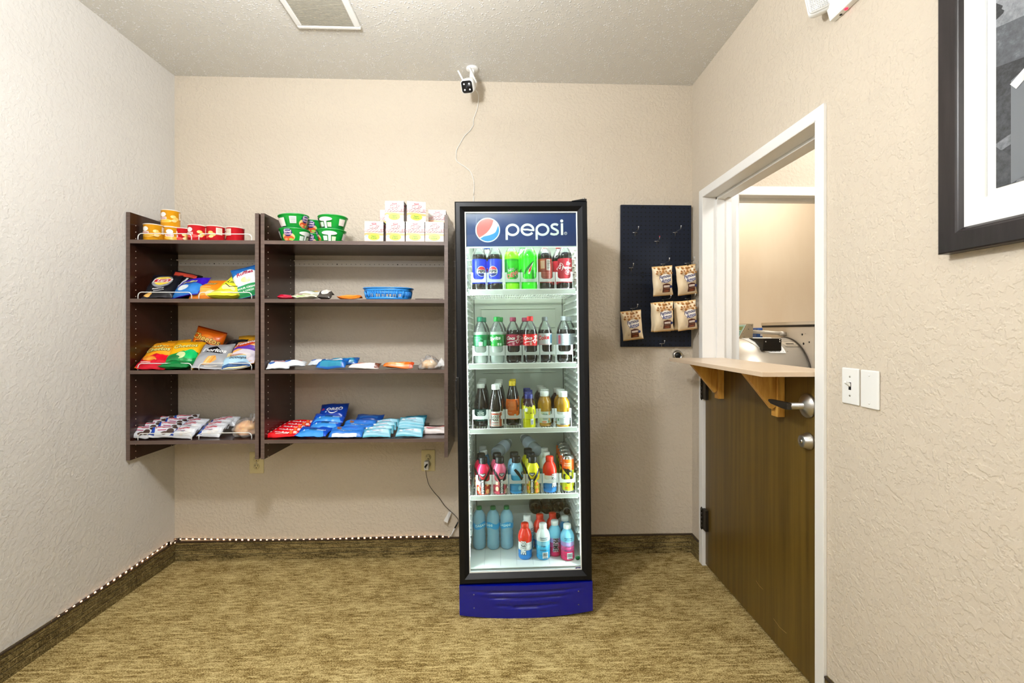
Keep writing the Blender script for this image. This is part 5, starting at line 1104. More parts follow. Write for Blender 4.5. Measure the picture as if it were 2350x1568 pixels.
# =================================================================== DRINKS
def drink(kind, label, cat, prof, bands, cap=None, wrap=None, items=None, group=None, seg=28, capm=None, lobes=None, capribs=True, irough=.3, zs_=0):
    """prof [(r,z)], bands [(z_upto, material)], cap (r,z0,z1,colour), wrap (z0,z1,colour or bands)"""
    t = thing(kind, label, cat, group)
    mats_ = []
    for _, m in bands:
        if m not in mats_: mats_.append(m)
    zs = sorted(set([z for _, z in prof]+[b[0] for b in bands if b[0] < prof[-1][1]]))
    def rr(z):
        for (r0, z0), (r1, z1) in zip(prof, prof[1:]):
            if z0 <= z <= z1 and z1 > z0: return r0+(r1-r0)*(z-z0)/(z1-z0)
        return prof[-1][0]
    P2 = [(prof[0][0], prof[0][1])]+[(rr(z), z) for z in zs if z > prof[0][1]] if prof[0][1] != prof[1][1] else [prof[0]]+[(rr(z) if z > prof[1][1] else prof[1][0], z) for z in zs if z >= prof[1][1]]
    def mf(z):
        for zz, m in bands:
            if z <= zz+1e-6: return mats_.index(m)
        return mats_.index(bands[-1][1])
    MB().lathe(P2, seg, 0, mf=mf, lobes=lobes).build('bottle_body' if 'can' not in kind else 'can_body', mats_, t)
    if cap:
        r, z0, z1, c = cap
        lob = (lambda z, a: .02*math.cos(a*24)) if capribs else None
        MB().lathe([(r*.98, z0), (r, z0+.002), (r, z1-.003), (r*.92, z1), (0, z1)], 48, 0, lobes=lob).build('cap', K(c, .4) if isinstance(c, str) else c, t)
    mp = cylp(P2); par = t
    if wrap:
        z0, z1, c = wrap; cs = c if isinstance(c, list) else [(z1, c)]
        zz = sorted(set([z0, z1]+[z for z in zs if z0 < z < z1]+[a for a, _ in cs if z0 < a < z1]))
        par = MB().lathe([(rr(z)+.0005, z) for z in zz], seg, 0, cap=False, mf=lambda z: next(i for i, (a, _) in enumerate(cs) if z <= a+1e-6)).build('label_wrap', [K(q, irough) for _, q in cs], t)
    if items: printing(items, mp, 'printed_label', par, step=.006, lift=.0011, rough=irough)
    if zs_: 
        for m_ in allmesh(t):
            for v in m_.data.vertices: v.co.z *= zs_
    return t
def inrow(o, r, u, Y, yaw=0, vm=None, label=None, dx=0, dz=0):
    v = vm or (620, 780, 930, 1090, 1230)[r]; x = floc(u, v, Y)[0]+dx
    o.location = fw(x, Y, SHZ[r]+.0006+dz); o.rotation_euler = (FM.to_3x3() @ Matrix.Rotation(R(yaw), 3, 'Z')).to_euler()
    if label: o['label'] = label
    return o
COLA = mat('cola_liquid', '#120a0c', .12, coat=.6); DEW = mat('glowing_green_drink', '#2ee010', .2, emit=.22, coat=.5); DEWY = mat('glowing_lime_drink', '#8ef018', .2, emit=.18, coat=.5)  # both green drinks emit slightly, light through the bottles put into their colour
SPR = clearmat('frosted_clear_drink', '#e4f2ec', tint=1, rough=.08, alpha=.55, ahex='#dfe8e2')
WAT = clearmat('blue_tinted_water', '#dcf2fb', tint=1, rough=.05, alpha=.62, ahex='#a4dcf6')
soda = [(.020, 0), (.027, .001), (.0325, .012), (.0340, .028), (.0335, .050), (.0318, .068), (.0325, .080), (.0335, .083), (.0335, .138), (.0330, .145), (.0290, .165), (.0210, .183), (.0135, .195), (.0128, .200)]
tall = [(.022, 0), (.030, .001), (.0345, .010), (.0350, .030), (.0335, .036), (.0335, .150), (.0345, .158), (.0330, .172), (.0260, .190), (.0170, .205), (.0135, .212), (.0130, .216)]
foot = lambda z, a: -.05*abs(math.cos(a*2.5))*max(0, 1-z/.02)
Yf, dY = -.468, .078
# row 1
PEP = [El(.0, .092, .024, .0245, '#f4f5f6'), Po(arc(0, .094, .0215, .0205, 12, 168, 14), '#e2323e'), Po(arc(0, .090, .0215, .0205, 192, 348, 14), '#182a78'), Rc(-.0225, .083, .0225, .1, '#f4f5f6'), T('PEPSI', .0165, .0, .0915, '#10121a', bold=.05)]
pps = drink('soda_bottle', 'cola bottle with a blue label, first at the left of the top shelf', 'bottle', tall, [(.172, COLA), (.3, M_CLEAR)], (.0145, .214, .232, '#1546b0'), (.036, .150, '#1f3fe0'), PEP, lobes=foot)
inrow(pps, 0, 1100, Yf, 22)
inrow(copy_thing(pps, 'cola bottle with a blue label, second on the top shelf'), 0, 1136.5, Yf, -20)
inrow(copy_thing(pps, 'cola bottle with a blue label, behind and between the front two'), 0, 1118, Yf+.075, 0)
DW = [Rc(-.05, .14, .05, .149, '#1ca81a'), Po([(-.03, .04), (-.012, .10), (-.03, .145), (-.04, .145), (-.04, .04)], '#128c20'), Po([(.012, .04), (.03, .06), (.028, .11), (.01, .09)], '#0f7d22'), T('Mtn', .020, -.004, .098, '#f2fbe8', 22, .2, .04), T('Mtn', .0195, -.003, .0985, '#0c5a20', 22, .2, .0)] + outlined('DEW', .028, .003, .074, '#ef3a2e', '#f6f8e8', 22, .2, ob=.05)
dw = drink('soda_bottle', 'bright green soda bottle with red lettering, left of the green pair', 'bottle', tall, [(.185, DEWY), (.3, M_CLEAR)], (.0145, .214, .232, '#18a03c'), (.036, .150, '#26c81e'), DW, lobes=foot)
inrow(dw, 0, 1174.5, Yf, 0)
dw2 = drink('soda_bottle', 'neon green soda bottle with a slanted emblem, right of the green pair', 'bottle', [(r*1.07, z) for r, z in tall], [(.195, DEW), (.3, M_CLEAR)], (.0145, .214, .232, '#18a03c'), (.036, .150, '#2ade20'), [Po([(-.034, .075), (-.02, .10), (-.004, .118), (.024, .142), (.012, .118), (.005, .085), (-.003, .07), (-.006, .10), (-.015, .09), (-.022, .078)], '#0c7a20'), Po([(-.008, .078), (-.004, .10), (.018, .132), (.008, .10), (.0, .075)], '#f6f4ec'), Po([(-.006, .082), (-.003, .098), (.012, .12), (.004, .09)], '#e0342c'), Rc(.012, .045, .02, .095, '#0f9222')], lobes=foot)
inrow(dw2, 0, 1214.5, Yf-.008, 0)
inrow(copy_thing(dw2, 'neon green soda bottle half hidden behind the right one of the green pair'), 0, 1200, Yf+.07, 0)
dp1 = drink('soda_bottle', 'dark soda bottle with its ingredients panel and barcode facing front', 'bottle', tall, [(.176, COLA), (.3, M_CLEAR)], (.0145, .214, .232, '#c82a2a'), (.036, .150, '#8a2a22'), [Rc(-.026, .10, -.002, .146, '#b8583c')]+[Rc(-.024, .105+.006*k, -.004, .108+.006*k, '#e8c4ac') for k in range(6)]+[Rc(.004, .095, .022, .145, '#e9ddd4')]+[Rc(.006, .098+.0045*k, .020, .1005+.0045*k, '#4a3630') for k in range(10)]+[Rc(-.02, .06+.007*k, .02, .062+.007*k, '#c27a6a') for k in range(4)], lobes=foot)
inrow(dp1, 0, 1250.5, Yf, 0)
dp2 = drink('soda_bottle', 'dark soda bottle with a red label and white script, ending the top shelf', 'bottle', tall, [(.178, COLA), (.3, M_CLEAR)], (.0145, .214, .232, '#c82a2a'), (.036, .150, '#b8283a'), [T('Dr', .020, .012, .125, '#f8eef0', 0, .25, .03), T('Pepper', .018, .006, .106, '#f8eef0', 0, .25, .03), El(.008, .083, .013, .011, '#f3dfe2'), El(.008, .083, .0115, .0095, '#a8243a'), T('23', .013, .008, .083, '#f8eef0', bold=.03), St(arc(-.028, .11, .016, .018, -70, 90, 12), .0025, '#f3dfe2'), T('Dr', .022, -.030, .112, '#f8eef0', 70, .2, .03), Rc(-.03, .044, .03, .046, '#e8a0a8')], lobes=foot)
inrow(dp2, 0, 1296.5, Yf-.004, 0)
inrow(copy_thing(dp2, 'dark soda bottle behind the right end one, peeking out at its left'), 0, 1283, Yf+.075, 40)
inrow(copy_thing(dp1, 'dark soda bottle directly behind the one showing its barcode'), 0, 1251, Yf+.08, 0)
# row 2
GRN = [Rc(-.03, .128, .03, .130, '#6fd49a')]
SB = [(.168, SPR), (.3, M_CLEAR)]
sp1 = drink('soda_bottle', 'clear soda bottle with a green label showing its small print, first on the second shelf', 'bottle', soda, [(.150, SPR), (.3, M_CLEAR)], (.0145, .199, .221, '#0c7a5c'), (.083, .137, '#0c8a50'), [Rc(-.028, .087+.0048*k, .012-(k % 3)*.006, .0892+.0048*k, '#7ed0a4') for k in range(9)]+[Rc(-.006, .085, .012, .104, '#d4efe0'), Rc(.016, .085, .03, .112, '#57be8c')], lobes=foot)
inrow(sp1, 1, 1102.3, Yf, 0); inrow(copy_thing(sp1, 'clear soda bottle behind the first one on the second shelf'), 1, 1109.5, Yf+dY, 0)
sp2 = drink('soda_bottle', 'clear soda bottle with a bright green label and white slanted name', 'bottle', soda, [(.150, SPR), (.3, M_CLEAR)], (.0145, .199, .221, '#0a8a34'), (.083, .137, '#0f9c3a'), [T('Sprite', .0235, -.012, .119, '#fff', 6, .25, .03), Rc(-.03, .088, -.014, .090, '#9ae83a'), Rc(.002, .086, .010, .098, '#e6f6ea'), Rc(.013, .086, .021, .097, '#c4ecd0'), Rc(.028, .09, .034, .13, '#7ad49a')], lobes=foot)
inrow(sp2, 1, 1140.6, Yf, 0); inrow(copy_thing(sp2, 'clear soda bottle behind the one with the white slanted name'), 1, 1148, Yf+dY, 0)
def cokeitems(c, tint): return [T('Coca', .021, -.016, .119, '#fff', 0, .35, .03), T('Cola', .021, .022, .113, '#fff', 78, .2, .03), St([(-.032, .096), (-.015, .102), (.002, .104), (.022, .112)], .003, '#fff'), Rc(-.004, .086, .006, .100, tint), Rc(.028, .122, .04, .131, tint), Rc(.028, .104, .038, .113, tint), Rc(-.022, .086, -.008, .0885, tint)]
CK = [(.158, COLA), (.3, M_CLEAR)]
cch = drink('soda_bottle', 'cola bottle with a pink red label and plum cap, third on the second shelf', 'bottle', soda, CK, (.0145, .199, .218, '#a02a54'), (.083, .137, '#b8204c'), cokeitems('', '#f0a0b8'), lobes=foot)
inrow(cch, 1, 1177.6, Yf+.01, 0); inrow(copy_thing(cch, 'cola bottle with a plum cap behind the bright red capped one'), 1, 1205, Yf+dY, 0)
cco = drink('soda_bottle', 'cola bottle with a bright red label and red cap, on the second shelf', 'bottle', soda, CK, (.0145, .199, .221, '#ea1c24'), (.083, .137, '#e2141e'), cokeitems('', '#f8b0a8'), lobes=foot)
inrow(cco, 1, 1216.7, Yf-.006, 0)
dk1 = drink('soda_bottle', 'cola bottle with a silver label and red lettering, grey cap', 'bottle', soda, CK, (.0135, .199, .218, '#6e7478'), (.086, .140, '#c4c8ce'), [T('Coke', .026, -.012, .119, '#d8202c', 6, .2, .03), Rc(.024, .094, .036, .135, '#3c6a84'), Rc(.010, .094, .018, .102, '#f6f8fa'), Rc(-.03, .088, .02, .09, '#e8a8ac')], lobes=foot)
inrow(dk1, 1, 1250.6, Yf+.004, 0)
dk2 = drink('soda_bottle', 'cola bottle with its white nutrition panel facing front, at the right end', 'bottle', soda, CK, (.0135, .199, .220, '#c2c8ce'), (.083, .137, '#b9c2d0'), [Rc(-.014, .085, .03, .136, '#dfe5ee')]+[Rc(-.012+(k % 2)*.02, .088+.0035*k, .006+(k % 2)*.02, .0893+.0035*k, '#7d8796') for k in range(13)]+[Rc(-.028, .09, -.018, .13, '#c0506a')], lobes=foot)
inrow(dk2, 1, 1293.5, Yf, 0); inrow(copy_thing(dk2, 'cola bottle with a silver cap at the far right behind the right end one'), 1, 1306, Yf+dY, 30)
# row 3
tea = [(.022, 0), (.032, .001), (.0345, .006), (.0345, .022), (.0335, .024), (.0335, .082), (.0345, .086), (.0325, .105), (.0270, .135), (.0200, .160), (.0165, .175), (.0160, .180)]
TEA = mat('dark_tea', '#160c0a', .12, coat=.6)
gpt = drink('tea_bottle', 'dark iced tea bottle with a deep green label, first on the third shelf', 'bottle', tea, [(.3, TEA)], (.0185, .180, .200, '#dfe0dc'), (.026, .082, '#0c4440'), [Rc(-.017, .030, .015, .068, '#dfe9e4'), T('GOLD', .0165, -.001, .057, '#1a4a44', bold=.02, sx=.85), T('PEAK', .0165, -.001, .043, '#1a4a44', bold=.02, sx=.85), Rc(-.015, .030, .013, .033, '#1a5a54'), Rc(-.009, .072, .008, .075, '#d4e6e0')])
inrow(gpt, 2, 1104, Yf+.045, 0)
for k, n_ in ((1, 'second'), (2, 'third'), (3, 'rearmost')): inrow(copy_thing(gpt, 'dark iced tea bottle, %s in the column behind the deep green label' % n_), 2, 1104+k*1.6, Yf+.045+k*.078, 0)
gpr = drink('tea_bottle', 'dark iced tea bottle with a white and rust label, pulled to the shelf edge', 'bottle', tea, [(.3, TEA)], (.0190, .180, .203, '#f6f7f6'), (.012, .080, '#e9e7e2'), [Rc(-.022, .066, .014, .072, '#c8482c'), Po([(.016, .012), (.03, .012), (.03, .078), (.016, .074)], '#a8502c'), T('GOLD', .0165, -.004, .056, '#3c3a38', bold=.02, sx=.85), T('PEAK', .0165, -.004, .042, '#3c3a38', bold=.02, sx=.85), Rc(-.02, .028, .012, .031, '#8a3024'), Rc(-.02, .022, .012, .024, '#6a6a6a'), Rc(-.036, .012, -.024, .078, '#7c3a24'), Rc(-.02, .016, .012, .018, '#c8482c')])
inrow(gpr, 2, 1138, Yf-.018, 0)
for k, n_ in ((1, 'second'), (2, 'third'), (3, 'rearmost')): inrow(copy_thing(gpt, 'dark iced tea bottle, %s in the column behind the rust label' % n_), 2, 1141.5+k*1.6, Yf+.045+(k-1)*.078+.02, 0)
teab = [(r*.96, z*1.04) for r, z in tea]
org = drink('tea_bottle', 'dark tea bottle with a bright orange label and yellow cap', 'bottle', teab, [(.3, TEA)], (.0155, .187, .211, '#e2c40c'), (.030, .125, '#f0701a'), [Rc(-.024+(k % 3)*.003, .075+.006*k, .016, .0772+.006*k, '#f8a868') for k in range(7)]+[Rc(-.022, .06, -.004, .062, '#fbc090'), Rc(.020, .07, .026, .12, '#8a3a14'), Rc(.006, .042, .016, .055, '#c8d4c8'), El(.026, .092, .004, .006, '#5c2a10')])
inrow(org, 2, 1176, Yf+.055, 0); inrow(copy_thing(org, 'dark tea bottle with a yellow cap, behind the bright orange label'), 2, 1177.5, Yf+.135, 0)
shk = [(.020, 0), (.029, .001), (.0315, .008), (.0300, .030), (.0315, .055), (.0325, .075), (.0300, .095), (.0235, .112), (.0185, .118), (.0180, .134), (.0190, .136)]
shake = drink('shake_bottle', 'yellow shake bottle with a purple cap at the shelf edge', 'bottle', shk, [(.104, K('#e0de1c', .3)), (.125, K('#3b2028', .3)), (.3, K('#3b2028', .3))], (.0185, .134, .156, '#26308c'), None, [Po([(-.02, .098), (-.013, .103), (-.006, .098), (.004, .103), (.012, .097), (.02, .102), (.02, .112), (-.02, .112)], '#3b2028'), El(-.014, .086, .008, .009, '#f0f2ec'), Rc(-.018, .070, -.004, .072, '#4a4420'), Rc(.004, .069, .012, .072, '#5a4a20'), Rc(-.018, .04, .014, .043, '#b8b414'), Rc(.006, .018, .020, .044, '#e8ecf0')]+[Rc(.008, .020+.004*k, .018, .022+.004*k, '#6a7088') for k in range(5)]+[Po([(.014, .066), (.020, .068), (.02, .09), (.015, .088)], '#a08a1c'), Rc(-.022, .012, -.014, .03, '#c8c418')], capribs=True)
inrow(shake, 2, 1213.5, Yf-.022, 0)
for k, n_ in ((1, 'second'), (2, 'third'), (3, 'rearmost')): inrow(copy_thing(shake, 'yellow shake bottle with a blue cap, %s in its column' % n_), 2, 1213.5-(0, 1, 0, 4)[k], Yf-.022+k*.074, 0)
jui = [(.022, 0), (.031, .001), (.0335, .008), (.0320, .016), (.0320, .066), (.0335, .072), (.0325, .080), (.0315, .084), (.0335, .098), (.0310, .116), (.0240, .129), (.0190, .134), (.0190, .140)]
AJ = mat('golden_juice', '#b0801c', .15, coat=.5)
ju1 = drink('juice_bottle', 'golden apple juice bottle with a white label and orange stripe', 'bottle', jui, [(.3, AJ)], (.0205, .139, .163, '#f2f3f0'), (.016, .070, '#e2ebe4'), [Rc(.018, .018, .024, .07, '#e8a040'), El(.0, .056, .012, .008, '#b9cfc4'), T('Dole', .011, 0, .056, '#4a7a74', bold=.02), Rc(-.012, .036, .012, .038, '#3c5a60'), Rc(-.010, .032, .010, .0335, '#7a8a8c'), El(-.004, .022, .012, .005, '#e09a78'), Rc(.014, .018, .02, .028, '#3c7a4a')])
inrow(ju1, 2, 1249.5, Yf+.018, 0)
AD = mat('dark_juice', '#3a1c14', .15, coat=.5)
inrow(copy_thing(ju1, 'golden juice bottle, second in the column of the orange striped label'), 2, 1250.5, Yf+.092, 0)
jud = drink('juice_bottle', 'dark juice bottle, third in the column of the orange striped label', 'bottle', jui, [(.3, AD)], (.0205, .139, .163, '#d0cfc8'), (.016, .070, '#5a4238'))
inrow(jud, 2, 1244, Yf+.165, 0); inrow(copy_thing(jud, 'dark juice bottle, rearmost in the column of the orange striped label'), 2, 1240, Yf+.24, 0)
ju2 = drink('juice_bottle', 'golden juice bottle turned to show its white nutrition panel, at the shelf edge', 'bottle', jui, [(.3, AJ)], (.0205, .139, .165, '#f8f8f6'), (.012, .072, '#e6ecec'), [Rc(-.022, .055, .018, .057, '#9aa4a6'), Rc(-.018, .046, .016, .048, '#5a6468')]+[Rc(-.02, .020+.005*k, .02-(k % 2)*.012, .0215+.005*k, '#a0a8ac') for k in range(5)]+[Rc(-.018, .014, .008, .0175, '#3c464c'), Rc(-.03, .03, -.024, .04, '#3c8a5a')])
inrow(ju2, 2, 1292, Yf-.012, 0); inrow(copy_thing(ju2, 'golden juice bottle, second behind the nutrition panel bottle'), 2, 1286.5, Yf+.065, 0); inrow(copy_thing(jud, 'dark juice bottle, third behind the nutrition panel bottle'), 2, 1279, Yf+.14, 0)
# row 4
spt = [(.021, 0), (.029, .001), (.0325, .008), (.0322, .016), (.0305, .018), (.0325, .021), (.0325, .040), (.0305, .042), (.0325, .045), (.0325, .064), (.0305, .066), (.0325, .069), (.0325, .094), (.0335, .100), (.0320, .118), (.0265, .136), (.0190, .147), (.0180, .152)]
def sporty(c1, c2, c3, label, yaw, fruit, barcode=False):
    bk3 = '#0d0f14'
    it = [Po([(-.026, .112), (-.008, .078), (.008, .078), (.026, .112), (.04, .126), (.05, .12), (.026, .088), (.010, .062), (.010, .0), (-.010, .0), (-.010, .062), (-.026, .088), (-.05, .12), (-.04, .126)], bk3),
          Po([(-.013, .108), (.013, .108), (.014, .099), (.0, .089), (-.014, .099)], '#11141a'), Po([(-.010, .1055), (.010, .1055), (.0105, .101), (.0, .094), (-.0105, .101)], '#d9dbe0'), Rc(-.009, .1015, .009, .1045, '#5a5e68'),
          T('BODYARMOR', .0135, .0, .041, '#f4f5f8', 90, 0, .05, .82), El(-.022, .03, .007, .012, fruit), El(.022, .052, .006, .010, fruit), El(.022, .018, .008, .012, fruit), El(-.022, .058, .006, .008, fruit), Rc(-.004, .001, .004, .003, '#e8e8ec')]
    if barcode: it += [Rc(.052, .018, .074, .034, '#f2f4f6')]+[Rc(.054+.0024*k, .020, .0555+.0024*k, .032, '#2a3038') for k in range(8)]
    return drink('sports_drink_bottle', label, 'bottle', spt, [(.045, K(c1, .3)), (.092, K(c2, .3)), (.3, K(c3, .3))], (.0200, .150, .180, '#11161c'), None, it, capribs=True, zs_=.935)
rA = sporty('#b8402c', '#c02a34', '#e01a4a', 'red sports drink bottle with a black cap, first on the fourth shelf', 0, '#f0b878')
inrow(rA, 3, 1109, Yf-.014, -2); inrow(copy_thing(rA, 'red sports drink bottle, second in the first column'), 3, 1104.5, Yf+.055, -10)
pA = sporty('#e05a70', '#f07a8c', '#f0688c', 'pink sports drink bottle with a black cap, turned slightly right', 14, '#f8d0b0')
inrow(pA, 3, 1147, Yf-.014, 16); inrow(copy_thing(pA, 'pink sports drink bottle, second in its column'), 3, 1141, Yf+.055, 0)
bA = sporty('#2a9ad8', '#3aaee6', '#8cc8ec', 'blue sports drink bottle with a black cap and a barcode at the front', 55, '#7ac8f0', True)
inrow(bA, 3, 1185, Yf-.010, 62); inrow(copy_thing(bA, 'blue sports drink bottle, second in its column'), 3, 1180.5, Yf+.065, 40)
yA = sporty('#d8b81c', '#e0c81c', '#f4e81c', 'yellow sports drink bottle with a black cap, front of its column', 0, '#f0903a')
inrow(yA, 3, 1222.6, Yf-.018, -8); inrow(copy_thing(yA, 'yellow sports drink bottle, second in its column'), 3, 1218, Yf+.055, -8); inrow(copy_thing(yA, 'yellow sports drink bottle, rearmost in its column'), 3, 1212, Yf+.128, -8)
prm = [(.021, 0), (.029, .001), (.0325, .008), (.0325, .022), (.0308, .0235), (.0325, .026), (.0325, .046), (.0308, .048), (.0325, .050), (.0325, .072), (.0308, .074), (.0325, .077), (.0325, .096), (.0335, .104), (.0325, .120), (.0280, .137), (.0190, .152), (.0165, .157), (.0165, .160)]
def prime(bands, capc, label, txtc='#f5f6f8', edge='#15181e', yaw=0, back=False, tx=-.0):
    it = []
    if not back:
        it += [T('PRIME', .034, tx, .064, edge, -90, 0, .075, .78), T('PRIME', .034, tx, .064, txtc, -90, 0, .03, .78)]
        it += [El(tx+.055, .04, .008, .012, '#7fc4ea'), Rc(tx+.038, .118, tx+.06, .12, '#a04030')]
    else:
        it += [T('Hydration', .010, .002, .117, '#2a5a78', 0, 0, .02), Rc(-.016, .1065, .018, .109, '#3a5a6a'), Rc(-.014, .095, .014, .0965, '#5a9ab0'), T('Drink', .009, -.002, .074, '#24405c', 0, .1, .02), Rc(-.018, .053, .012, .056, '#1c4a70'), Rc(-.006, .012, .020, .044, '#e9eef2')]+[Rc(-.003+.0028*k, .022, -.0015+.0028*k, .041, '#4a5058') for k in range(7)]+[Rc(-.002, .015, .015, .018, '#3a4048')]
    return drink('sports_drink_bottle', label, 'bottle', prm, [(z, K(c, .28)) for z, c in bands], (.0180, .158, .181, capc), None, it, zs_=.905)
RWB = [(.050, '#1a82d8'), (.090, '#f0eeee'), (.3, '#ea2f1c')]
pr4 = prime(RWB, '#ee3018', 'red, white and blue sports drink bottle with a red cap, fifth on the fourth shelf', tx=.019)
inrow(pr4, 3, 1261.5, Yf-.006, 0)
BW = [(.026, '#1a9ad4'), (.050, '#22a4dc'), (.074, '#46b8e4'), (.098, '#8ad0ec'), (.3, '#e4eff0')]
pw4 = prime(BW, '#e4e7e6', 'white and blue sports drink bottle second behind the red capped one, fourth shelf', back=True)
inrow(pw4, 3, 1254, Yf+.068, 0); inrow(copy_thing(pw4, 'white and blue sports drink bottle rearmost behind the red capped one, fourth shelf'), 3, 1250.5, Yf+.148, 0)
BB = [(.3, '#2a84b8')]
pb4 = prime(BB, '#dfe3e3', 'pale capped blue sports drink bottle, third in the first column of the fourth shelf', back=True)
inrow(pb4, 3, 1110.5, Yf+.13, 0); inrow(copy_thing(pb4, 'pale capped blue sports drink bottle, rearmost in the first column of the fourth shelf'), 3, 1109, Yf+.205, 0)
# energy cans
canp = [(.020, 0), (.024, .001), (.0285, .008), (.0290, .012), (.0290, .148), (.0280, .154), (.0250, .160), (.0245, .163), (.0255, .165)]
can = drink('energy_drink_can', 'tall yellow and orange energy drink can at the shelf edge', 'can', canp, [(.008, M_CHROME), (.104, K('#dce022', .3)), (.154, K('#ee6a1c', .3)), (.3, M_CHROME)], None, None, [T('C4', .058, -.004, .072, '#10130e', 90, .25, .04), T('PERFORMANCE ENERGY', .0075, .014, .074, '#3c3c18', 90, 0, .02), T('SMART', .009, -.006, .135, '#fbd0b4', 0, 0, .03), T('ENERGY', .008, -.008, .126, '#fbd0b4', 0, 0, .03), El(-.008, .022, .012, .006, '#f0a42c'), El(.028, .022, .007, .007, '#23281c'), Rc(-.02, .012, .0, .0145, '#8a8a1c'), Po([(-.029*1.9, .03), (-.029*1.3, .04), (-.029*1.3, .11), (-.029*1.9, .10)], '#15181c')])
MB().lathe([(.0235, .1625), (.022, .1600), (0, .1600)], 28, 0).tube([(-.006, -.004, .1612), (.006, -.004, .1612), (.007, .006, .1612), (-.007, .006, .1612)], .0016, 6, 1, closed=True).build('can_lid', [mat('brushed_lid', '#c9cdd0', .25, 1), M_CHROME], can)
inrow(can, 3, 1303.5, Yf-.010, 0)
for k, n_ in ((1, 'second'), (2, 'third'), (3, 'fourth'), (4, 'rearmost')): inrow(copy_thing(can, 'tall yellow and orange energy drink can, %s in its column' % n_), 3, 1303.5-k*(4.6 if k == 1 else 3.2)-1, Yf-.010+k*.064, -10)
# empty clear bottles lying at the back of the fourth shelf
lyb = [(.020, 0), (.028, .001), (.0310, .010), (.0310, .060), (.0295, .064), (.0310, .068), (.0310, .120), (.0250, .150), (.0150, .168), (.0125, .174)]
for A_, B_, lb in (((1138, 1041, -.33), (1163, 1019, -.20), 'clear water bottle with a red and blue label lying tipped behind the pink bottles'), ((1233, 1037, -.33), (1204, 1007, -.19), 'clear water bottle lying tipped behind the yellow bottles')):
    o = drink('water_bottle', lb, 'bottle', lyb, [(.3, clearmat('pale_water', '#f0f7fc', tint=1, rough=.05, alpha=.5, ahex='#d6e4f2'))], (.0140, .172, .184, '#dfe6f0'), (.05, .115, '#c2d2ea'), [El(0, .085, .018, .018, '#c84a60'), Rc(-.02, .055, .02, .062, '#4a6ab0')])
    A_, B_ = PY(*A_), PY(*B_); o.location = A_; o.rotation_euler = (B_-A_).to_track_quat('Z', 'Y').to_euler()
# cooler floor
def onfloor(o, u, v, yaw=0, label=None):
    Y = -.4
    for _ in range(6):
        z = floc(u, v, Y)[1]; Y += (zf-z)*(-(D+Y)/(1.28-zf))*-1 if False else 0
        t = ray(u, v); p = CP+t*((fw(floc(u, v, Y)[0], Y, zf).z-CH)/t.z); Y = p.y
    Y -= -.0
    x = floc(u, v, Y)[0]; o.location = fw(x, Y+.022, zf+.0006); o.rotation_euler = (FM.to_3x3() @ Matrix.Rotation(R(yaw), 3, 'Z')).to_euler()
    if label: o['label'] = label
    return o
wat = [(.018, 0), (.027, .001), (.0325, .012), (.0325, .040), (.0310, .050), (.0322, .060), (.0305, .075), (.0322, .090), (.0305, .105), (.0322, .120), (.0330, .126), (.0330, .160), (.0325, .178), (.0270, .198), (.0170, .213), (.0125, .219), (.0125, .222)]
wv = [(-.033*PI+.033*2*PI*i/40) for i in range(41)]
wat = [(r, z*.875) for r, z in wat]
wb = drink('water_bottle', 'blue tinted water bottle, leftmost of the three with green caps', 'bottle', wat, [(.3, WAT)], (.0138, .192, .208, '#0a6a34'), None, [Po([(x, .107+.005*math.sin(x*90)) for x in wv]+[(x, .134+.006*math.sin(x*90)) for x in reversed(wv)], '#1f9cd8'), T('DASANI', .0165, .003, .122, '#c4f0f6', 4, 0, .03)], lobes=foot)
onfloor(wb, 1100, 1262, 14); onfloor(copy_thing(wb), 1132.3, 1262, -60, 'blue tinted water bottle, middle of the three with green caps'); onfloor(copy_thing(wb), 1163.6, 1261, -22, 'blue tinted water bottle, rightmost of the three with green caps')
f1 = prime(RWB, '#e03418', 'red, white and blue sports drink bottle with large lettering, front of the cooler floor', tx=-.012); onfloor(f1, 1206, 1284, 0)
onfloor(copy_thing(f1), 1240.5, 1260, -90, 'red capped sports drink bottle on the cooler floor behind the white topped one'); onfloor(copy_thing(f1), 1270, 1256, -120, 'red capped sports drink bottle furthest back on the cooler floor')
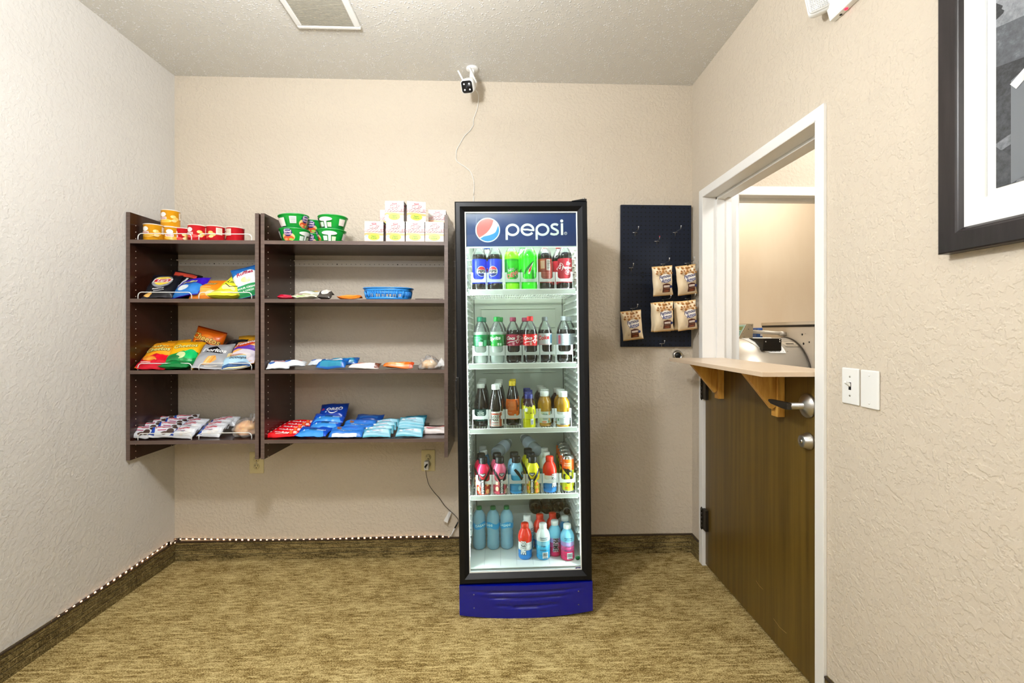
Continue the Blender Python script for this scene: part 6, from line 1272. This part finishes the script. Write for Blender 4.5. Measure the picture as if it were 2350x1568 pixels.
f2 = prime(BW, '#eef0f0', 'white topped blue sports drink bottle with a barcode, front centre of the cooler floor', back=True); onfloor(f2, 1247.8, 1285, 0); onfloor(copy_thing(f2), 1211, 1263, 60, 'white topped blue sports drink bottle behind the red, white and blue front one')
PK = [(.050, '#d81c60'), (.074, '#d04a88'), (.098, '#b49ad8'), (.3, '#7cc8e8')]
f3 = prime(PK, '#eef0f0', 'blue and pink sports drink bottle with black vertical lettering on the cooler floor', '#14161e', '#f0dcec', tx=.0); onfloor(f3, 1275, 1277, 0)
f4 = prime(PK, '#f4f5f4', 'blue and pink sports drink bottle with a barcode, front right of the cooler floor', back=True); onfloor(f4, 1304, 1286.5, 0)
onfloor(copy_thing(pb4), 1298.7, 1266, 0, 'blue sports drink bottle with a white cap behind the front right cooler floor one')
# dark bottles lying on their sides at the back, round bases to the front
lyd = [(.016, 0), (.019, .002), (.024, .001), (.0320, .010), (.0320, .12), (.020, .17), (.014, .20)]
LYM = mat('brown_bottle', '#1e1512', .2, coat=.3)
for i, (u, v, r, lb, c) in enumerate(((1229.5, 1167, 1.05, 'dark bottle lying base to the front, leftmost at the cooler back', '#4a4440'), (1255, 1168, 1.0, 'dark bottle lying base to the front, second from the left at the cooler back', '#2c2320'), (1281, 1163, .95, 'dark bottle lying base to the front, third from the left at the cooler back', '#2c2320'), (1278, 1184, .62, 'bottle lying low with a pale ringed base between the caps', '#8a8680'), (1301, 1174, .62, 'bottle lying with a pale ringed base at the right of the cooler back', '#8a8680'))):
    t = thing('lying_bottle', lb, 'bottle', 'bottles lying at the back of the cooler floor')
    MB().lathe([(a_*r, b_*.6+(0 if i < 3 else -0)) for a_, b_ in lyd], 28, 0).build('bottle_body', LYM, t)
    MB().lathe([(.027*r, -.0012), (.0315*r, .006), (.0322*r, .012)], 28, 0, cap=False).build('base_ring', K(c, .4), t)
    Y = (-.20, -.19, -.18, -.26, -.25)[i]; x, z = floc(u, v, Y); t.location = fw(x, Y, z); t.rotation_euler = (FM.to_3x3() @ Matrix.Rotation(R(-90), 3, 'X')).to_euler()
